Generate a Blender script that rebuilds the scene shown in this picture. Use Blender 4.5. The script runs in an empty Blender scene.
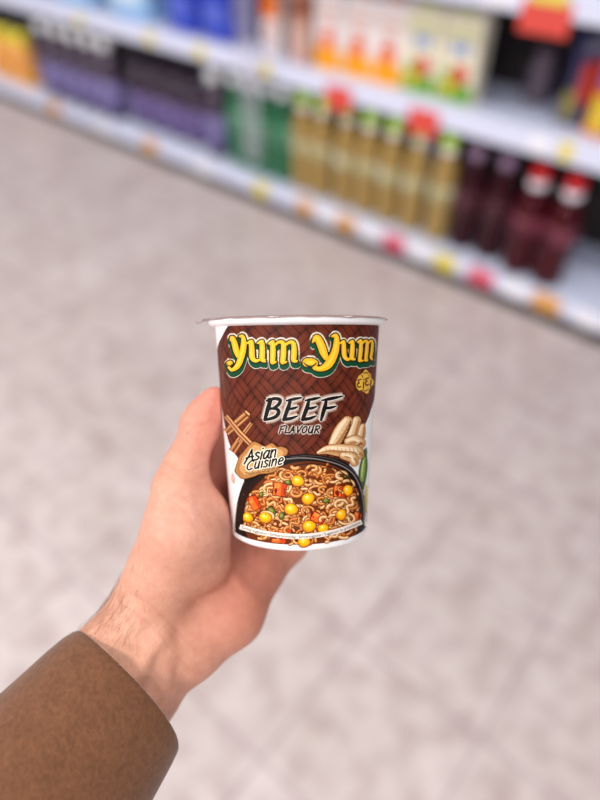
import bpy, bmesh, math, random
import numpy as np
from mathutils import Vector, Matrix
from mathutils.geometry import delaunay_2d_cdt

SC = bpy.context.scene
COL = SC.collection
rnd = random.Random(7)

# ------------------------------------------------------------------ camera, world, lights, exposure
F_PX, PITCH, CAM_H = 610.0, math.radians(44.5), 1.25
HEAD = math.radians(180 - 49.98)                 # heading of the camera on the floor plan
hd = np.array([math.cos(HEAD), math.sin(HEAD), 0.0])
UPW = np.array([0, 0, 1.0])
FWD = hd * math.cos(PITCH) - UPW * math.sin(PITCH)
RGT = np.cross(hd, UPW)
UPC = np.cross(RGT, FWD)
CAM = np.array([0, 0, CAM_H])

cam_d = bpy.data.cameras.new('camera')
cam = bpy.data.objects.new('camera', cam_d)
COL.objects.link(cam)
rot = Matrix(((RGT[0], UPC[0], -FWD[0]), (RGT[1], UPC[1], -FWD[1]), (RGT[2], UPC[2], -FWD[2])))
cam.matrix_world = Matrix.Translation(CAM) @ rot.to_4x4()
cam_d.sensor_width = 36
cam_d.lens = F_PX / 800 * 36
cam_d.clip_start = 0.01
cam_d.dof.use_dof = True
cam_d.dof.focus_distance = 0.308
cam_d.dof.aperture_fstop = cam_d.lens / 12.5
SC.camera = cam

w = bpy.data.worlds.new('shop_light')
w.use_nodes = True
w.node_tree.nodes['Background'].inputs['Color'].default_value = (0.93, 0.95, 1.0, 1)
w.node_tree.nodes['Background'].inputs['Strength'].default_value = 0.15
SC.world = w


def lamp(loc, sx, sy, power, col=(1, 0.97, 0.94)):
    d = bpy.data.lights.new('unseen_ceiling_lamp', 'AREA')
    d.shape = 'RECTANGLE'
    d.size, d.size_y, d.energy, d.color = sx, sy, power, col
    o = bpy.data.objects.new('unseen_ceiling_lamp', d)
    o.location = loc
    COL.objects.link(o)


for ly, pw in ((-5.6, 120), (-2.6, 72), (0.45, 28)):  # unseen rows; the far ones added and strengthened for frontal light on the shelf
    for lx in (-5.2, -2.6, 0.0, 2.6):
        lamp((lx, ly, 3.3), 1.6, 0.3, pw)

vs = SC.view_settings
vs.view_transform = 'Standard'
vs.look = 'None'
vs.gamma = 1
vs.use_curve_mapping = False
vs.exposure = 0.04
SC.cycles.use_denoising = True
SC.cycles.transparent_max_bounces = 24
SC.cycles.sample_clamp_indirect = 8


# ------------------------------------------------------------------ helpers
def lin(c):
    c = np.array(c[:3], float) / 255
    return tuple(np.where(c <= 0.04045, c / 12.92, ((c + 0.055) / 1.055) ** 2.4))


def mat(name, rgb, rough=0.5, metal=0.0, noise=0.0, scale=40, coat=0.0, bump=0.0, sheen=0.0, spec=0.5, trans=0.0, alpha=1.0):
    m = bpy.data.materials.new(name)
    m.use_nodes = True
    nt = m.node_tree
    b = nt.nodes['Principled BSDF']
    c = lin(rgb)
    b.inputs['Base Color'].default_value = (*c, 1)
    b.inputs['Roughness'].default_value = rough
    b.inputs['Metallic'].default_value = metal
    b.inputs['Coat Weight'].default_value = coat
    b.inputs['Coat Roughness'].default_value = 0.08
    b.inputs['Sheen Weight'].default_value = sheen
    b.inputs['Specular IOR Level'].default_value = spec
    b.inputs['Transmission Weight'].default_value = trans
    b.inputs['Alpha'].default_value = alpha
    if noise or bump:
        tc = nt.nodes.new('ShaderNodeTexCoord')
        nz = nt.nodes.new('ShaderNodeTexNoise')
        nz.inputs['Scale'].default_value = scale
        nz.inputs['Detail'].default_value = 5
        nt.links.new(tc.outputs['Object'], nz.inputs['Vector'])
        if noise:
            mx = nt.nodes.new('ShaderNodeMix')
            mx.data_type = 'RGBA'
            mx.inputs['A'].default_value = (*[v * (1 - noise) for v in c], 1)
            mx.inputs['B'].default_value = (*[min(1, v * (1 + noise)) for v in c], 1)
            nt.links.new(nz.outputs['Fac'], mx.inputs['Factor'])
            nt.links.new(mx.outputs['Result'], b.inputs['Base Color'])
        if bump:
            bp = nt.nodes.new('ShaderNodeBump')
            bp.inputs['Strength'].default_value = bump
            bp.inputs['Distance'].default_value = 0.001
            nt.links.new(nz.outputs['Fac'], bp.inputs['Height'])
            nt.links.new(bp.outputs['Normal'], b.inputs['Normal'])
    return m


def print_mat(name, rough=0.5, spec=0.15, coat=0.0):
    """ink: each shape of the printed artwork brings its own flat colour"""
    m = bpy.data.materials.new(name)
    m.use_nodes = True
    nt = m.node_tree
    b = nt.nodes['Principled BSDF']
    a = nt.nodes.new('ShaderNodeAttribute')
    a.attribute_name = 'ink'
    nt.links.new(a.outputs['Color'], b.inputs['Base Color'])
    nt.links.new(a.outputs['Alpha'], b.inputs['Alpha'])
    b.inputs['Roughness'].default_value = rough
    b.inputs['Specular IOR Level'].default_value = spec
    b.inputs['Coat Weight'].default_value = coat
    return m


def tag(o, label=None, cat=None, group=None, kind=None):
    if label: o['label'] = label
    if cat: o['category'] = cat
    if group: o['group'] = group
    if kind: o['kind'] = kind
    return o


def empty(name, loc):
    o = bpy.data.objects.new(name, None)
    o.empty_display_size = 0.05
    o.location = loc
    COL.objects.link(o)
    return o


def link(name, me, m, parent=None, loc=(0, 0, 0), smooth=True):
    o = bpy.data.objects.new(name, me)
    for q in (m if isinstance(m, (list, tuple)) else [m]):
        me.materials.append(q)
    if smooth and len(me.polygons):
        me.polygons.foreach_set('use_smooth', [True] * len(me.polygons))
    o.location = loc
    COL.objects.link(o)
    if parent: o.parent = parent
    return o


def pydata(name, v, f):
    me = bpy.data.meshes.new(name)
    me.from_pydata([tuple(map(float, p)) for p in v], [], [tuple(map(int, q)) for q in f])
    me.update()
    return me


def bm_me(name, bm):
    me = bpy.data.meshes.new(name)
    bm.to_mesh(me)
    bm.free()
    return me


def box(bm, x0, x1, y0, y1, z0, z1, bev=0.0, idx=0):
    r = bmesh.ops.create_cube(bm, size=1)
    vs_ = r['verts']
    for v in vs_:
        v.co = Vector(((x0 + x1) / 2 + v.co.x * (x1 - x0), (y0 + y1) / 2 + v.co.y * (y1 - y0), (z0 + z1) / 2 + v.co.z * (z1 - z0)))
    fs = list({f for v in vs_ for f in v.link_faces})
    for f in fs: f.material_index = idx
    if bev:
        es = list({e for v in vs_ for e in v.link_edges})
        bmesh.ops.bevel(bm, geom=es, offset=bev, segments=2, affect='EDGES', profile=0.5)


def box_obj(name, m, parent, dims, bev=0.002, loc=(0, 0, 0)):
    bm = bmesh.new()
    box(bm, *dims, bev)
    return link(name, bm_me(name, bm), m, parent, loc, smooth=False)


def lathe_me(name, prof, n=28, wob=None):
    v, f = [], []
    for (r, z) in prof:
        for i in range(n):
            a = 2 * math.pi * i / n
            rr = r * (1 + (wob(a, z) if wob else 0))
            v.append((rr * math.cos(a), rr * math.sin(a), z))
    for k in range(len(prof) - 1):
        for i in range(n):
            j = (i + 1) % n
            f.append((k * n + i, k * n + j, (k + 1) * n + j, (k + 1) * n + i))
    if prof[0][0] > 1e-4: f.append(tuple(range(n))[::-1])
    if prof[-1][0] > 1e-4: f.append(tuple((len(prof) - 1) * n + i for i in range(n)))
    return pydata(name, v, f)


def children(o):
    return [c for c in bpy.data.objects if c.parent == o]


def copy_tree(o, parent=None):
    c = o.copy()
    COL.objects.link(c)
    if parent is not None: c.parent = parent
    for ch in children(o): copy_tree(ch, c)
    return c


def ray(x, y):
    return FWD + RGT * (x - 300) / F_PX - UPC * (y - 400) / F_PX


def at_plane(x, y, Y):
    """where a sight line of the survey meets the upright plane at depth Y"""
    d = ray(x, y)
    return CAM + d * (Y / d[1])


# camera-aligned survey frame of hand and cup (right, up, back), metres
def sv(x, y, z):
    return np.array([(x - 300) / F_PX * z, -(y - 400) / F_PX * z, -z])


RW = np.stack([RGT, UPC, -FWD], axis=1)


def to_world(p):
    return np.asarray(p) @ RW.T + CAM


# ------------------------------------------------------------------ setting: floor
def floor_material():
    m = bpy.data.materials.new('floor_tile')
    m.use_nodes = True
    nt = m.node_tree
    N, L = nt.nodes, nt.links
    b = N['Principled BSDF']
    tc = N.new('ShaderNodeTexCoord')
    n1 = N.new('ShaderNodeTexNoise'); n1.inputs['Scale'].default_value = 4.5; n1.inputs['Detail'].default_value = 7; n1.inputs['Roughness'].default_value = 0.6
    n2 = N.new('ShaderNodeTexNoise'); n2.inputs['Scale'].default_value = 17; n2.inputs['Detail'].default_value = 6
    L.new(tc.outputs['Object'], n1.inputs['Vector']); L.new(tc.outputs['Object'], n2.inputs['Vector'])
    cr = N.new('ShaderNodeValToRGB')
    cr.color_ramp.elements[0].position = 0.3; cr.color_ramp.elements[0].color = (*lin((193, 179, 175)), 1)
    cr.color_ramp.elements[1].position = 0.68; cr.color_ramp.elements[1].color = (*lin((211, 199, 198)), 1)
    L.new(n1.outputs['Fac'], cr.inputs['Fac'])
    cr2 = N.new('ShaderNodeValToRGB')
    cr2.color_ramp.elements[0].position = 0.36; cr2.color_ramp.elements[0].color = (0.78, 0.73, 0.74, 1)
    cr2.color_ramp.elements[1].position = 0.58; cr2.color_ramp.elements[1].color = (1, 1, 1, 1)
    L.new(n2.outputs['Fac'], cr2.inputs['Fac'])
    mu = N.new('ShaderNodeMix'); mu.data_type = 'RGBA'; mu.blend_type = 'MULTIPLY'; mu.inputs['Factor'].default_value = 0.95
    L.new(cr.outputs['Color'], mu.inputs['A']); L.new(cr2.outputs['Color'], mu.inputs['B'])
    sx = N.new('ShaderNodeSeparateXYZ'); L.new(tc.outputs['Object'], sx.inputs['Vector'])

    def math_(op, a, c):
        q = N.new('ShaderNodeMath'); q.operation = op
        for i, s in enumerate((a, c)):
            if s is None: continue
            if isinstance(s, (int, float)): q.inputs[i].default_value = s
            else: L.new(s, q.inputs[i])
        return q.outputs[0]
    T = 0.29
    dist = []
    for axis, off in (('X', 0.02), ('Y', 0.50)):
        a = math_('SUBTRACT', sx.outputs[axis], off)
        a = math_('DIVIDE', a, T)
        a = math_('ADD', a, 100.5)
        a = math_('FRACT', a, None)
        a = math_('SUBTRACT', a, 0.5)
        dist.append(math_('ABSOLUTE', a, None))
    d = math_('MINIMUM', dist[0], dist[1])
    g = N.new('ShaderNodeMapRange'); g.inputs['From Min'].default_value = 0.010; g.inputs['From Max'].default_value = 0.020
    g.inputs['To Min'].default_value = 1; g.inputs['To Max'].default_value = 0
    L.new(d, g.inputs['Value'])
    n3 = N.new('ShaderNodeTexNoise'); n3.inputs['Scale'].default_value = 6
    L.new(tc.outputs['Object'], n3.inputs['Vector'])
    gm = math_('MULTIPLY', g.outputs[0], n3.outputs['Fac'])
    gm = math_('MULTIPLY', gm, 1.15)
    mx = N.new('ShaderNodeMix'); mx.data_type = 'RGBA'; mx.inputs['B'].default_value = (*lin((158, 140, 146)), 1)
    L.new(gm, mx.inputs['Factor']); L.new(mu.outputs['Result'], mx.inputs['A'])
    L.new(mx.outputs['Result'], b.inputs['Base Color'])
    b.inputs['Roughness'].default_value = 0.42
    b.inputs['Specular IOR Level'].default_value = 0.35
    return m


fl = pydata('floor', [(-9, -3, 0), (4, -3, 0), (4, 2.6, 0), (-9, 2.6, 0)], [(0, 1, 2, 3)])
fl_o = link('floor', fl, floor_material(), smooth=False)
tag(fl_o, 'pale marbled square floor tiles of the shop aisle', kind='structure')

# ------------------------------------------------------------------ shelf unit
Y0 = 1.783
XL, XR = -6.0, 1.2
M_white = mat('shelf_enamel', (216, 222, 246), 0.35, noise=0.03, scale=6)
M_rail = mat('rail_plastic', (222, 226, 250), 0.3, noise=0.03, scale=9)
M_dark = mat('back_panel_shade', (32, 24, 26), 0.6, noise=0.1, scale=5)  # near-black: shade under the shelves is put into the panel's colour
M_kick = mat('kick_plate_shade', (34, 28, 32), 0.5, noise=0.1, scale=8)  # blackened: the shadowed gap at the floor is put into its colour
Y1 = Y0 + 0.055
DECK, SH2, SH3 = 0.105, 0.555, 0.90
shelf = empty('supermarket_shelf', (-2.4, Y0, 0))
tag(shelf, 'long white supermarket shelf unit stocked with drinks behind the hand', 'shelf')


def sh_part(name, m, dims, bev=0.003, parent=None):
    x0, x1, a, c, d, e = dims
    o = box_obj(name, m, parent or shelf, (x0 + 2.4, x1 + 2.4, a - Y0, c - Y0, d, e), bev)
    return o


sh_part('back_panel', M_dark, (XL, XR, Y0 + 0.40, Y0 + 0.42, 0, 1.5))
sh_part('kick_plate', M_kick, (XL, XR, Y0 + 0.004, Y0 + 0.02, 0, 0.054))
dk = sh_part('base_deck', M_white, (XL, XR, Y0 + 0.004, Y0 + 0.40, 0.052, DECK))
sh_part('price_rail', M_rail, (XL, XR, Y0 - 0.006, Y0 + 0.003, 0.052, DECK + 0.004), parent=dk)
for z in (SH2, SH3):
    s = sh_part('shelf_board', M_white, (XL, XR, Y1 + 0.004, Y0 + 0.40, z - 0.028, z))
    sh_part('price_rail', M_rail, (XL, XR, Y1 - 0.006, Y1 + 0.003, z - 0.058, z + 0.012), parent=s)
for x in (-4.9, -3.65, -2.4, -1.15, 0.10):
    sh_part('upright', M_white, (x - 0.015, x + 0.015, Y0 + 0.375, Y0 + 0.399, 0, 1.5))

# ---- price tags clipped to the rails
M_tag = {
    'orange': mat('orange_card', (230, 168, 96), 0.6, noise=0.08, scale=60),
    'yellow': mat('yellow_card', (234, 216, 96), 0.6, noise=0.06, scale=60),
    'red': mat('red_card', (222, 76, 66), 0.6, noise=0.08, scale=60),
    'pink': mat('pink_card', (226, 98, 122), 0.6, noise=0.08, scale=60),
    'white': mat('white_card', (244, 243, 255), 0.5, noise=0.03, scale=60),
}


def price_tag(px, py, Y, z, colr, wd, hg, label, group, name='price_tag', hang=0.0):
    x = at_plane(px, py, Y)[0]
    bm = bmesh.new()
    box(bm, -wd / 2, wd / 2, -0.0022, 0.0, -hg / 2, hg / 2, 0.0005)
    o = link(name, bm_me(name, bm), M_tag[colr], None, (x, Y - 0.0062, z - hang), smooth=False)
    tag(o, label, 'price tag', group)
    return o


lowz = 0.080
for px, py, c, wd, lb in [
    (56, 110, 'orange', .085, 'small orange price tag on the bottom rail below the orange juice bottles'),
    (152, 149, 'orange', .075, 'small orange price tag on the bottom rail below the second dark violet pack'),
    (262, 189, 'yellow', .06, 'small yellow price tag on the bottom rail below the rightmost green bottle'),
    (306, 206, 'orange', .06, 'small orange price tag on the bottom rail below the leftmost tea bottle'),
    (347, 225, 'orange', .065, 'small orange price tag on the bottom rail left of the left pink tag'),
    (395, 243, 'pink', .075, 'pink price tag on the bottom rail below the tea bottles'),
    (445, 265, 'yellow', .065, 'yellow price tag on the bottom rail between the two pink tags'),
    (481, 280, 'pink', .075, 'pink price tag on the bottom rail below the darkest red bottles'),
    (546, 305, 'orange', .075, 'orange price tag on the bottom rail below the red-capped bottles'),
]:
    price_tag(px, py, Y0, lowz, c, wd * 1.25, 0.058, lb, 'coloured tags on the bottom rail')
for px, py, lb in [
    (104, 128, 'white price tag on the bottom rail between the two leftmost orange tags'),
    (205, 166, 'white price tag on the bottom rail left of the green bottles'),
    (328, 215, 'white price tag on the bottom rail below the second tea bottle'),
    (371, 233, 'white price tag on the bottom rail just left of the left pink tag'),
    (420, 254, 'white price tag on the bottom rail just right of the left pink tag'),
    (515, 292, 'white price tag on the bottom rail just right of the right pink tag'),
    (585, 325, 'white price tag on the bottom rail near the right edge of the photo'),
]:
    price_tag(px, py, Y0, lowz, 'white', .085, 0.056, lb, 'white tags on the bottom rail')
z2 = SH2 - 0.024
for px, py, c, wd, hg, hang, lb in [
    (80, 18, 'yellow', .05, .05, 0, 'yellow price tag on the upper rail below the light blue packs'),
    (150, 33, 'yellow', .05, .05, 0, 'yellow price tag on the upper rail left of the dark blue packs'),
    (201, 47, 'yellow', .05, .05, 0, 'yellow price tag on the upper rail below the dark blue packs'),
    (267, 66, 'yellow', .05, .05, 0, 'yellow price tag on the upper rail below the orange-topped carton'),
    (340, 92, 'red', .115, .08, .03, 'red offer sign hanging from the upper rail, left one of two above the tea bottles'),
    (425, 116, 'red', .115, .08, .03, 'red offer sign hanging from the upper rail, right one of two above the tea bottles'),
    (540, 142, 'white', .06, .05, 0, 'white price tag on the upper rail above the red-capped bottles'),
    (567, 150, 'yellow', .04, .05, 0, 'yellow price tag on the upper rail right of the white tag'),
]:
    price_tag(px, py, Y1, z2, c, wd, hg, lb, 'tags on the upper rail', 'offer_sign' if hang else 'price_tag', hang)
price_tag(545, 22, Y1, SH3 - 0.024, 'red', .14, .075, 'red offer sign hanging from the topmost rail above the empty gap', 'tags on the topmost rail', 'offer_sign', .036)
price_tag(549, 4, Y1 - 0.003, SH3 - 0.024, 'yellow', .10, .05, 'yellow card above the red offer sign on the topmost rail', 'tags on the topmost rail', 'price_tag', -.022)
price_tag(498, 3, Y1, SH3 - 0.024, 'white', .10, .05, 'white price tag on the topmost rail left of the yellow card', 'tags on the topmost rail')


# ---- bottles
def bottle(name, h, R, m_body, m_cap, m_label=None, lab=(0.3, 0.6), neck=0.014, capr=0.0165, caph=0.022, shoulder=0.62, glint_m=None):
    root = empty(name, (0, 0, 0))
    prof = [(0.0, 0.004), (R * 0.7, 0.0), (R * 0.92, 0.003), (R, 0.014), (R, h * 0.2), (R * 0.97, h * 0.24), (R, h * 0.28), (R, h * shoulder),
            (R * 0.93, h * (shoulder + 0.06)), (R * 0.72, h * (shoulder + 0.14)), (R * 0.5, h * (shoulder + 0.21)), (neck * 1.25, h * (shoulder + 0.27)),
            (neck, h - caph - 0.012), (neck * 1.35, h - caph - 0.008), (neck * 1.35, h - caph - 0.004), (neck, h - caph), (0.0, h - caph)]
    link('body', lathe_me('body', prof), m_body, root)
    ca = [(0.0, h - caph - 0.002), (capr, h - caph - 0.002), (capr * 1.03, h - caph + 0.003), (capr, h - 0.003), (capr * 0.86, h), (0.0, h)]
    link('cap', lathe_me('cap', ca, 32, lambda a, z: 0.012 * math.cos(16 * a)), m_cap, root)
    if m_label:
        r2 = R + 0.0008
        link('label_band', lathe_me('label_band', [(r2 - 0.0006, h * lab[0]), (r2, h * lab[0] + .001), (r2, h * lab[1] - .001), (r2 - 0.0006, h * lab[1])]), m_label, root)
    if glint_m:  # pale cone added below the cap as a painted highlight disc
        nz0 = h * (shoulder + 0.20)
        link('neck_glint', lathe_me('neck_glint', [(R * 0.53 + .001, nz0), (neck * 1.30 + .002, h * (shoulder + 0.27)), (neck * 1.1 + 0.001, h - caph - 0.013)]), glint_m, root)
    return root


def liquid(name, rgb, rough=0.12, noise=0.15):
    m = mat(name, rgb, rough, noise=noise, scale=14, coat=0.1, spec=0.3)
    return m


def label_mat(name, ca, cb, scale=30):
    m = bpy.data.materials.new(name)
    m.use_nodes = True
    nt = m.node_tree
    b = nt.nodes['Principled BSDF']
    tc = nt.nodes.new('ShaderNodeTexCoord')
    nz = nt.nodes.new('ShaderNodeTexVoronoi'); nz.inputs['Scale'].default_value = scale
    cr = nt.nodes.new('ShaderNodeValToRGB')
    cr.color_ramp.elements[0].color = (*lin(ca), 1); cr.color_ramp.elements[0].position = 0.35
    cr.color_ramp.elements[1].color = (*lin(cb), 1); cr.color_ramp.elements[1].position = 0.6
    nt.links.new(tc.outputs['Object'], nz.inputs['Vector'])
    nt.links.new(nz.outputs['Distance'], cr.inputs['Fac'])
    nt.links.new(cr.outputs['Color'], b.inputs['Base Color'])
    b.inputs['Roughness'].default_value = 0.35
    return m


def place(proto, spots, zdeck, labels, cat, group, Yc):
    for i, ((px, py, zz), lb) in enumerate(zip(spots, labels)):
        o = proto if i == 0 else copy_tree(proto)
        Y = Yc if not isinstance(Yc, (list, tuple)) else Yc[i]
        p = at_plane(px, py, Y)
        o.location = (p[0], Y, zdeck)
        o.rotation_euler.z = rnd.uniform(-0.6, 0.6)
        tag(o, lb, cat, group)


M_cream = mat('white_cap_plastic', (226, 226, 236), 0.25)
# tea bottles with green caps
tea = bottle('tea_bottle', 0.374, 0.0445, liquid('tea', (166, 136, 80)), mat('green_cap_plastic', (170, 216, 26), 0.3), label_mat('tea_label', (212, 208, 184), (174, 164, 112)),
             (0.40, 0.54), capr=0.025, caph=0.040, neck=0.019, glint_m=mat('tea_neck_glint', (248, 238, 234), 0.25))  # pale neck colour paints the bright highlight under the green cap
tea_px = [(304, 94), (324, 101), (349, 108), (372, 114), (396, 124), (422, 131), (451, 141)]
ordn = ['leftmost', 'second', 'third', 'fourth', 'fifth', 'sixth', 'rightmost']
tl = ['leftmost green-capped tea bottle, right beside the green bottles',
      'second green-capped tea bottle counted from the green bottles',
      'third green-capped tea bottle counted from the green bottles',
      'middle of the seven green-capped tea bottles on the bottom deck',
      'third green-capped tea bottle counted back from the dark red bottles',
      'second green-capped tea bottle counted back from the dark red bottles',
      'rightmost green-capped tea bottle, right beside the dark red bottles']
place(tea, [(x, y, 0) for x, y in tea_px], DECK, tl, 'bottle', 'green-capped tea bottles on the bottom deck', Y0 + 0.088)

# dark red juice, dull caps
dr = bottle('juice_bottle', 0.350, 0.048, liquid('dark_red_juice', (48, 8, 20)), mat('dull_violet_cap', (140, 108, 140), 0.2, coat=0.5), label_mat('dark_label', (96, 40, 58), (52, 12, 26)), (0.40, 0.6), capr=0.026, caph=.034, neck=0.02)
place(dr, [(479, 152, 0), (509, 161, 0)], DECK,
      ['dark red juice bottle with dull violet cap, beside the rightmost tea bottle',
       'dark red juice bottle with dull violet cap, beside the red-capped bottles'], 'bottle', 'violet-capped juice bottles', Y0 + 0.10)
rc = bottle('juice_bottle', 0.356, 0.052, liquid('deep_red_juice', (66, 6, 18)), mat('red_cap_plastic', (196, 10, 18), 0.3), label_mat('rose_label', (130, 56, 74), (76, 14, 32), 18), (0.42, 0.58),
            capr=0.027, caph=0.034, neck=0.022, glint_m=mat('juice_neck_glint', (240, 232, 244), 0.2))  # pale neck colour paints the shoulder highlight under the red cap
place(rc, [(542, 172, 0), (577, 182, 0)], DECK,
      ['dark red juice bottle with bright red cap, left one of two',
       'dark red juice bottle with bright red cap, right one of two'], 'bottle', 'red-capped juice bottles', Y0 + 0.078)
# green bottles
gb = bottle('green_bottle', 0.362, 0.0415, liquid('green_plastic', (52, 112, 80)), mat('grey_cap_plastic', (236, 240, 246), 0.25), label_mat('green_label', (138, 182, 158), (72, 132, 100), 26), (0.42, 0.62), capr=0.026, caph=.034, neck=0.02)
place(gb, [(234, 77, 0), (250.5, 82, 0), (267, 87, 0), (284, 93, 0)], DECK,
      ['leftmost green bottle with pale cap, beside the dark violet pack',
       'green bottle with pale cap directly behind the clear hanging strip',
       'green bottle with pale cap just right of the clear hanging strip',
       'rightmost green bottle with pale cap, beside the leftmost tea bottle'], 'bottle', 'green bottles on the bottom deck', Y0 + 0.092)
# dark violet bottles, two packs
vb = bottle('cola_bottle', 0.352, 0.0545, liquid('dark_cola', (74, 60, 78)), mat('pale_cap_plastic', (250, 250, 254), 0.2), label_mat('violet_label', (146, 136, 188), (100, 92, 146), 24), (0.12, 0.50), capr=0.029, caph=0.040, neck=.02)
place(vb, [(41, 27, 0), (57, 31, 0), (73, 35, 0), (89, 39, 0), (104, 43, 0)], DECK,
      ['violet-labelled dark bottle with pale cap, beside the orange juice',
       'second pale-capped dark bottle from the orange juice',
       'middle one of the row of five pale-capped dark bottles',
       'fourth pale-capped dark bottle from the orange juice',
       'rightmost in the row of five pale-capped dark bottles'], 'bottle', 'pale-capped dark bottles with violet labels', Y0 + 0.085)
vb2 = bottle('cola_bottle', 0.32, 0.056, liquid('black_cola', (62, 48, 64)), mat('dark_violet_cap', (66, 50, 74), 0.4), label_mat('violet_wrap', (150, 130, 186), (102, 86, 140), 20), (0.1, 0.48), capr=0.02)
place(vb2, [(135, 55, 0), (154, 60, 0), (173, 65, 0), (192, 71, 0)], DECK,
      ['dark-capped violet-wrapped bottle nearest the row of five pale caps',
       'second dark-capped violet-wrapped bottle from the row of pale caps',
       'third dark-capped violet-wrapped bottle from the row of pale caps',
       'dark-capped violet-wrapped bottle nearest the green bottles'], 'bottle', 'dark-capped dark bottles with violet wraps', Y0 + 0.13)
vb3 = copy_tree(vb)
place(vb3, [(213, 71, 0)], DECK, ['lone pale-capped dark bottle between dark-capped ones and green bottles'], 'bottle', None, Y0 + 0.10)
if 'group' in vb3: del vb3['group']
# orange juice with yellow caps
oj = bottle('orange_juice_bottle', 0.262, 0.056, liquid('orange_juice', (236, 168, 84)), mat('yellow_cap_plastic', (244, 228, 62), 0.3), label_mat('orange_label', (244, 196, 120), (232, 150, 70), 20), (0.3, 0.56), capr=0.036, caph=0.05, neck=.028)
place(oj, [(-9, 28, 0), (6, 34, 0), (21, 40, 0)], DECK,
      ['orange juice bottle with yellow cap at the left edge of the photo',
       'second orange juice bottle with yellow cap from the left edge',
       'orange juice bottle with yellow cap, beside the pale-capped dark bottles'], 'bottle', 'yellow-capped orange juice bottles', Y0 + 0.09)

# ---- cartons on the second shelf
ink_m = print_mat('carton_ink', 0.45)


def set_ink(me, cols):
    a = me.color_attributes.new('ink', 'FLOAT_COLOR', 'POINT')
    a.data.foreach_set('color', np.asarray(cols, dtype=np.float32).ravel())


def carton(name, wd, dp, hg, m_body, shapes, m_top=None, m_cap=None):
    """drink carton with folded ridge, cap and a printed front; shapes: (kind, x, z, w, h, rgb) in front-face fractions"""
    root = empty(name, (0, 0, 0))
    bm = bmesh.new()
    box(bm, -wd / 2, wd / 2, -dp / 2, dp / 2, 0, hg, 0.003)
    link('body', bm_me('body', bm), m_body, root, smooth=False)
    v = [(-wd / 2 + .003, -dp / 2 + .006, hg - .001), (wd / 2 - .003, -dp / 2 + .006, hg - .001), (wd / 2 - .003, dp / 2 - .006, hg - .001), (-wd / 2 + .003, dp / 2 - .006, hg - .001),
         (-wd / 2 + .004, .012, hg + .026), (wd / 2 - .004, .012, hg + .026), (wd / 2 - .004, .016, hg + .026), (-wd / 2 + .004, .016, hg + .026)]
    f = [(0, 1, 5, 4), (1, 2, 6, 5), (2, 3, 7, 6), (3, 0, 4, 7), (4, 5, 6, 7), (3, 2, 1, 0)]
    link('folded_top', pydata('folded_top', v, f), m_top or m_body, root, smooth=False)
    if m_cap:
        link('cap', lathe_me('cap', [(0, hg + .004), (.012, hg + .004), (.013, hg + .01), (.012, hg + .022), (0, hg + .023)], 20), m_cap, root, (0, -dp * 0.2, 0))
    V, Fa, Cc = [], [], []
    for k, (kind, cx, cz, sw, sh, rgb) in enumerate(shapes):
        c = (*lin(rgb), 1)
        y = -dp / 2 - 0.0004 - 0.0001 * k
        n = 24
        base = len(V)
        for i in range(n):
            a = 2 * math.pi * i / n
            if kind == 'o': dx, dz = math.cos(a), math.sin(a)
            else:
                m_ = max(abs(math.cos(a)), abs(math.sin(a)))
                dx, dz = math.cos(a) / m_, math.sin(a) / m_
            V.append((cx * wd + dx * sw * wd / 2, y, hg * cz + dz * sh * hg / 2)); Cc.append(c)
        Fa.append(tuple(range(base, base + n)))
    me = pydata('printed_front', V, Fa)
    set_ink(me, Cc)
    link('printed_front', me, ink_m, root, smooth=False)
    return root


M_cw = mat('carton_white', (236, 226, 226), 0.4)
M_or = mat('carton_orange', (238, 140, 52), 0.4)
M_cr = mat('carton_cream', (232, 224, 200), 0.4)
YC = Y1 + 0.10


def place_c(o, px, py, label, cat, group, Y=YC, z=SH2):
    p = at_plane(px, py, Y - 0.035)
    o.location = (p[0], Y, z)
    tag(o, label, cat, group)


oc = carton('juice_carton', .122, .07, .235, M_cw, [('b', 0, .16, .94, .30, (246, 168, 40)), ('o', 0, .42, .5, .26, (226, 92, 40)), ('o', -.1, .28, .5, .16, (250, 150, 30)), ('b', 0, .78, .7, .10, (236, 200, 190)), ('b', .02, .62, .44, .05, (204, 130, 110))], m_cap=M_or)
for i, (px, py, lb) in enumerate([(328, 38, 'white carton with orange fruit print, left one of three'), (358, 46, 'white carton with orange fruit print, middle one of three'), (388, 53, 'white carton with orange fruit print, right one of three, beside the apple cartons')]):
    o = oc if i == 0 else copy_tree(oc)
    place_c(o, px, py, lb, 'carton', 'white cartons with orange fruit')
ac = carton('juice_carton', .130, .07, .235, M_cr, [('b', 0, .13, .94, .24, (112, 162, 60)), ('o', -.2, .2, .34, .24, (206, 190, 60)), ('o', .08, .36, .46, .24, (204, 66, 54)), ('o', -.26, .34, .3, .14, (150, 186, 84)), ('b', 0, .66, .5, .14, (150, 168, 206)), ('b', 0, .84, .8, .08, (206, 210, 150))], m_cap=mat('lime_cap', (170, 196, 60), 0.4))
for i, (px, py, lb) in enumerate([(420, 62, 'cream carton with red apple print, left one of two'), (457, 72, 'cream carton with red apple print, right one of two, beside the empty gap')]):
    o = ac if i == 0 else copy_tree(ac)
    place_c(o, px, py, lb, 'carton', 'cream cartons with red apples')
wc = carton('juice_carton', .085, .07, .235, M_cw, [('b', 0, .76, .96, .46, (238, 122, 40)), ('o', .0, .36, .5, .2, (224, 170, 150)), ('b', 0, .12, .8, .1, (214, 190, 196))], m_cap=M_or)
place_c(wc, 270, 25, 'white carton with a broad orange top, right of the clear hanging strip', 'carton', None)
bc = carton('juice_carton', .08, .07, .225, mat('carton_brown', (190, 140, 120), 0.4), [('b', 0, .3, .9, .5, (216, 178, 166)), ('b', 0, .8, .9, .2, (146, 70, 48))])
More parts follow.
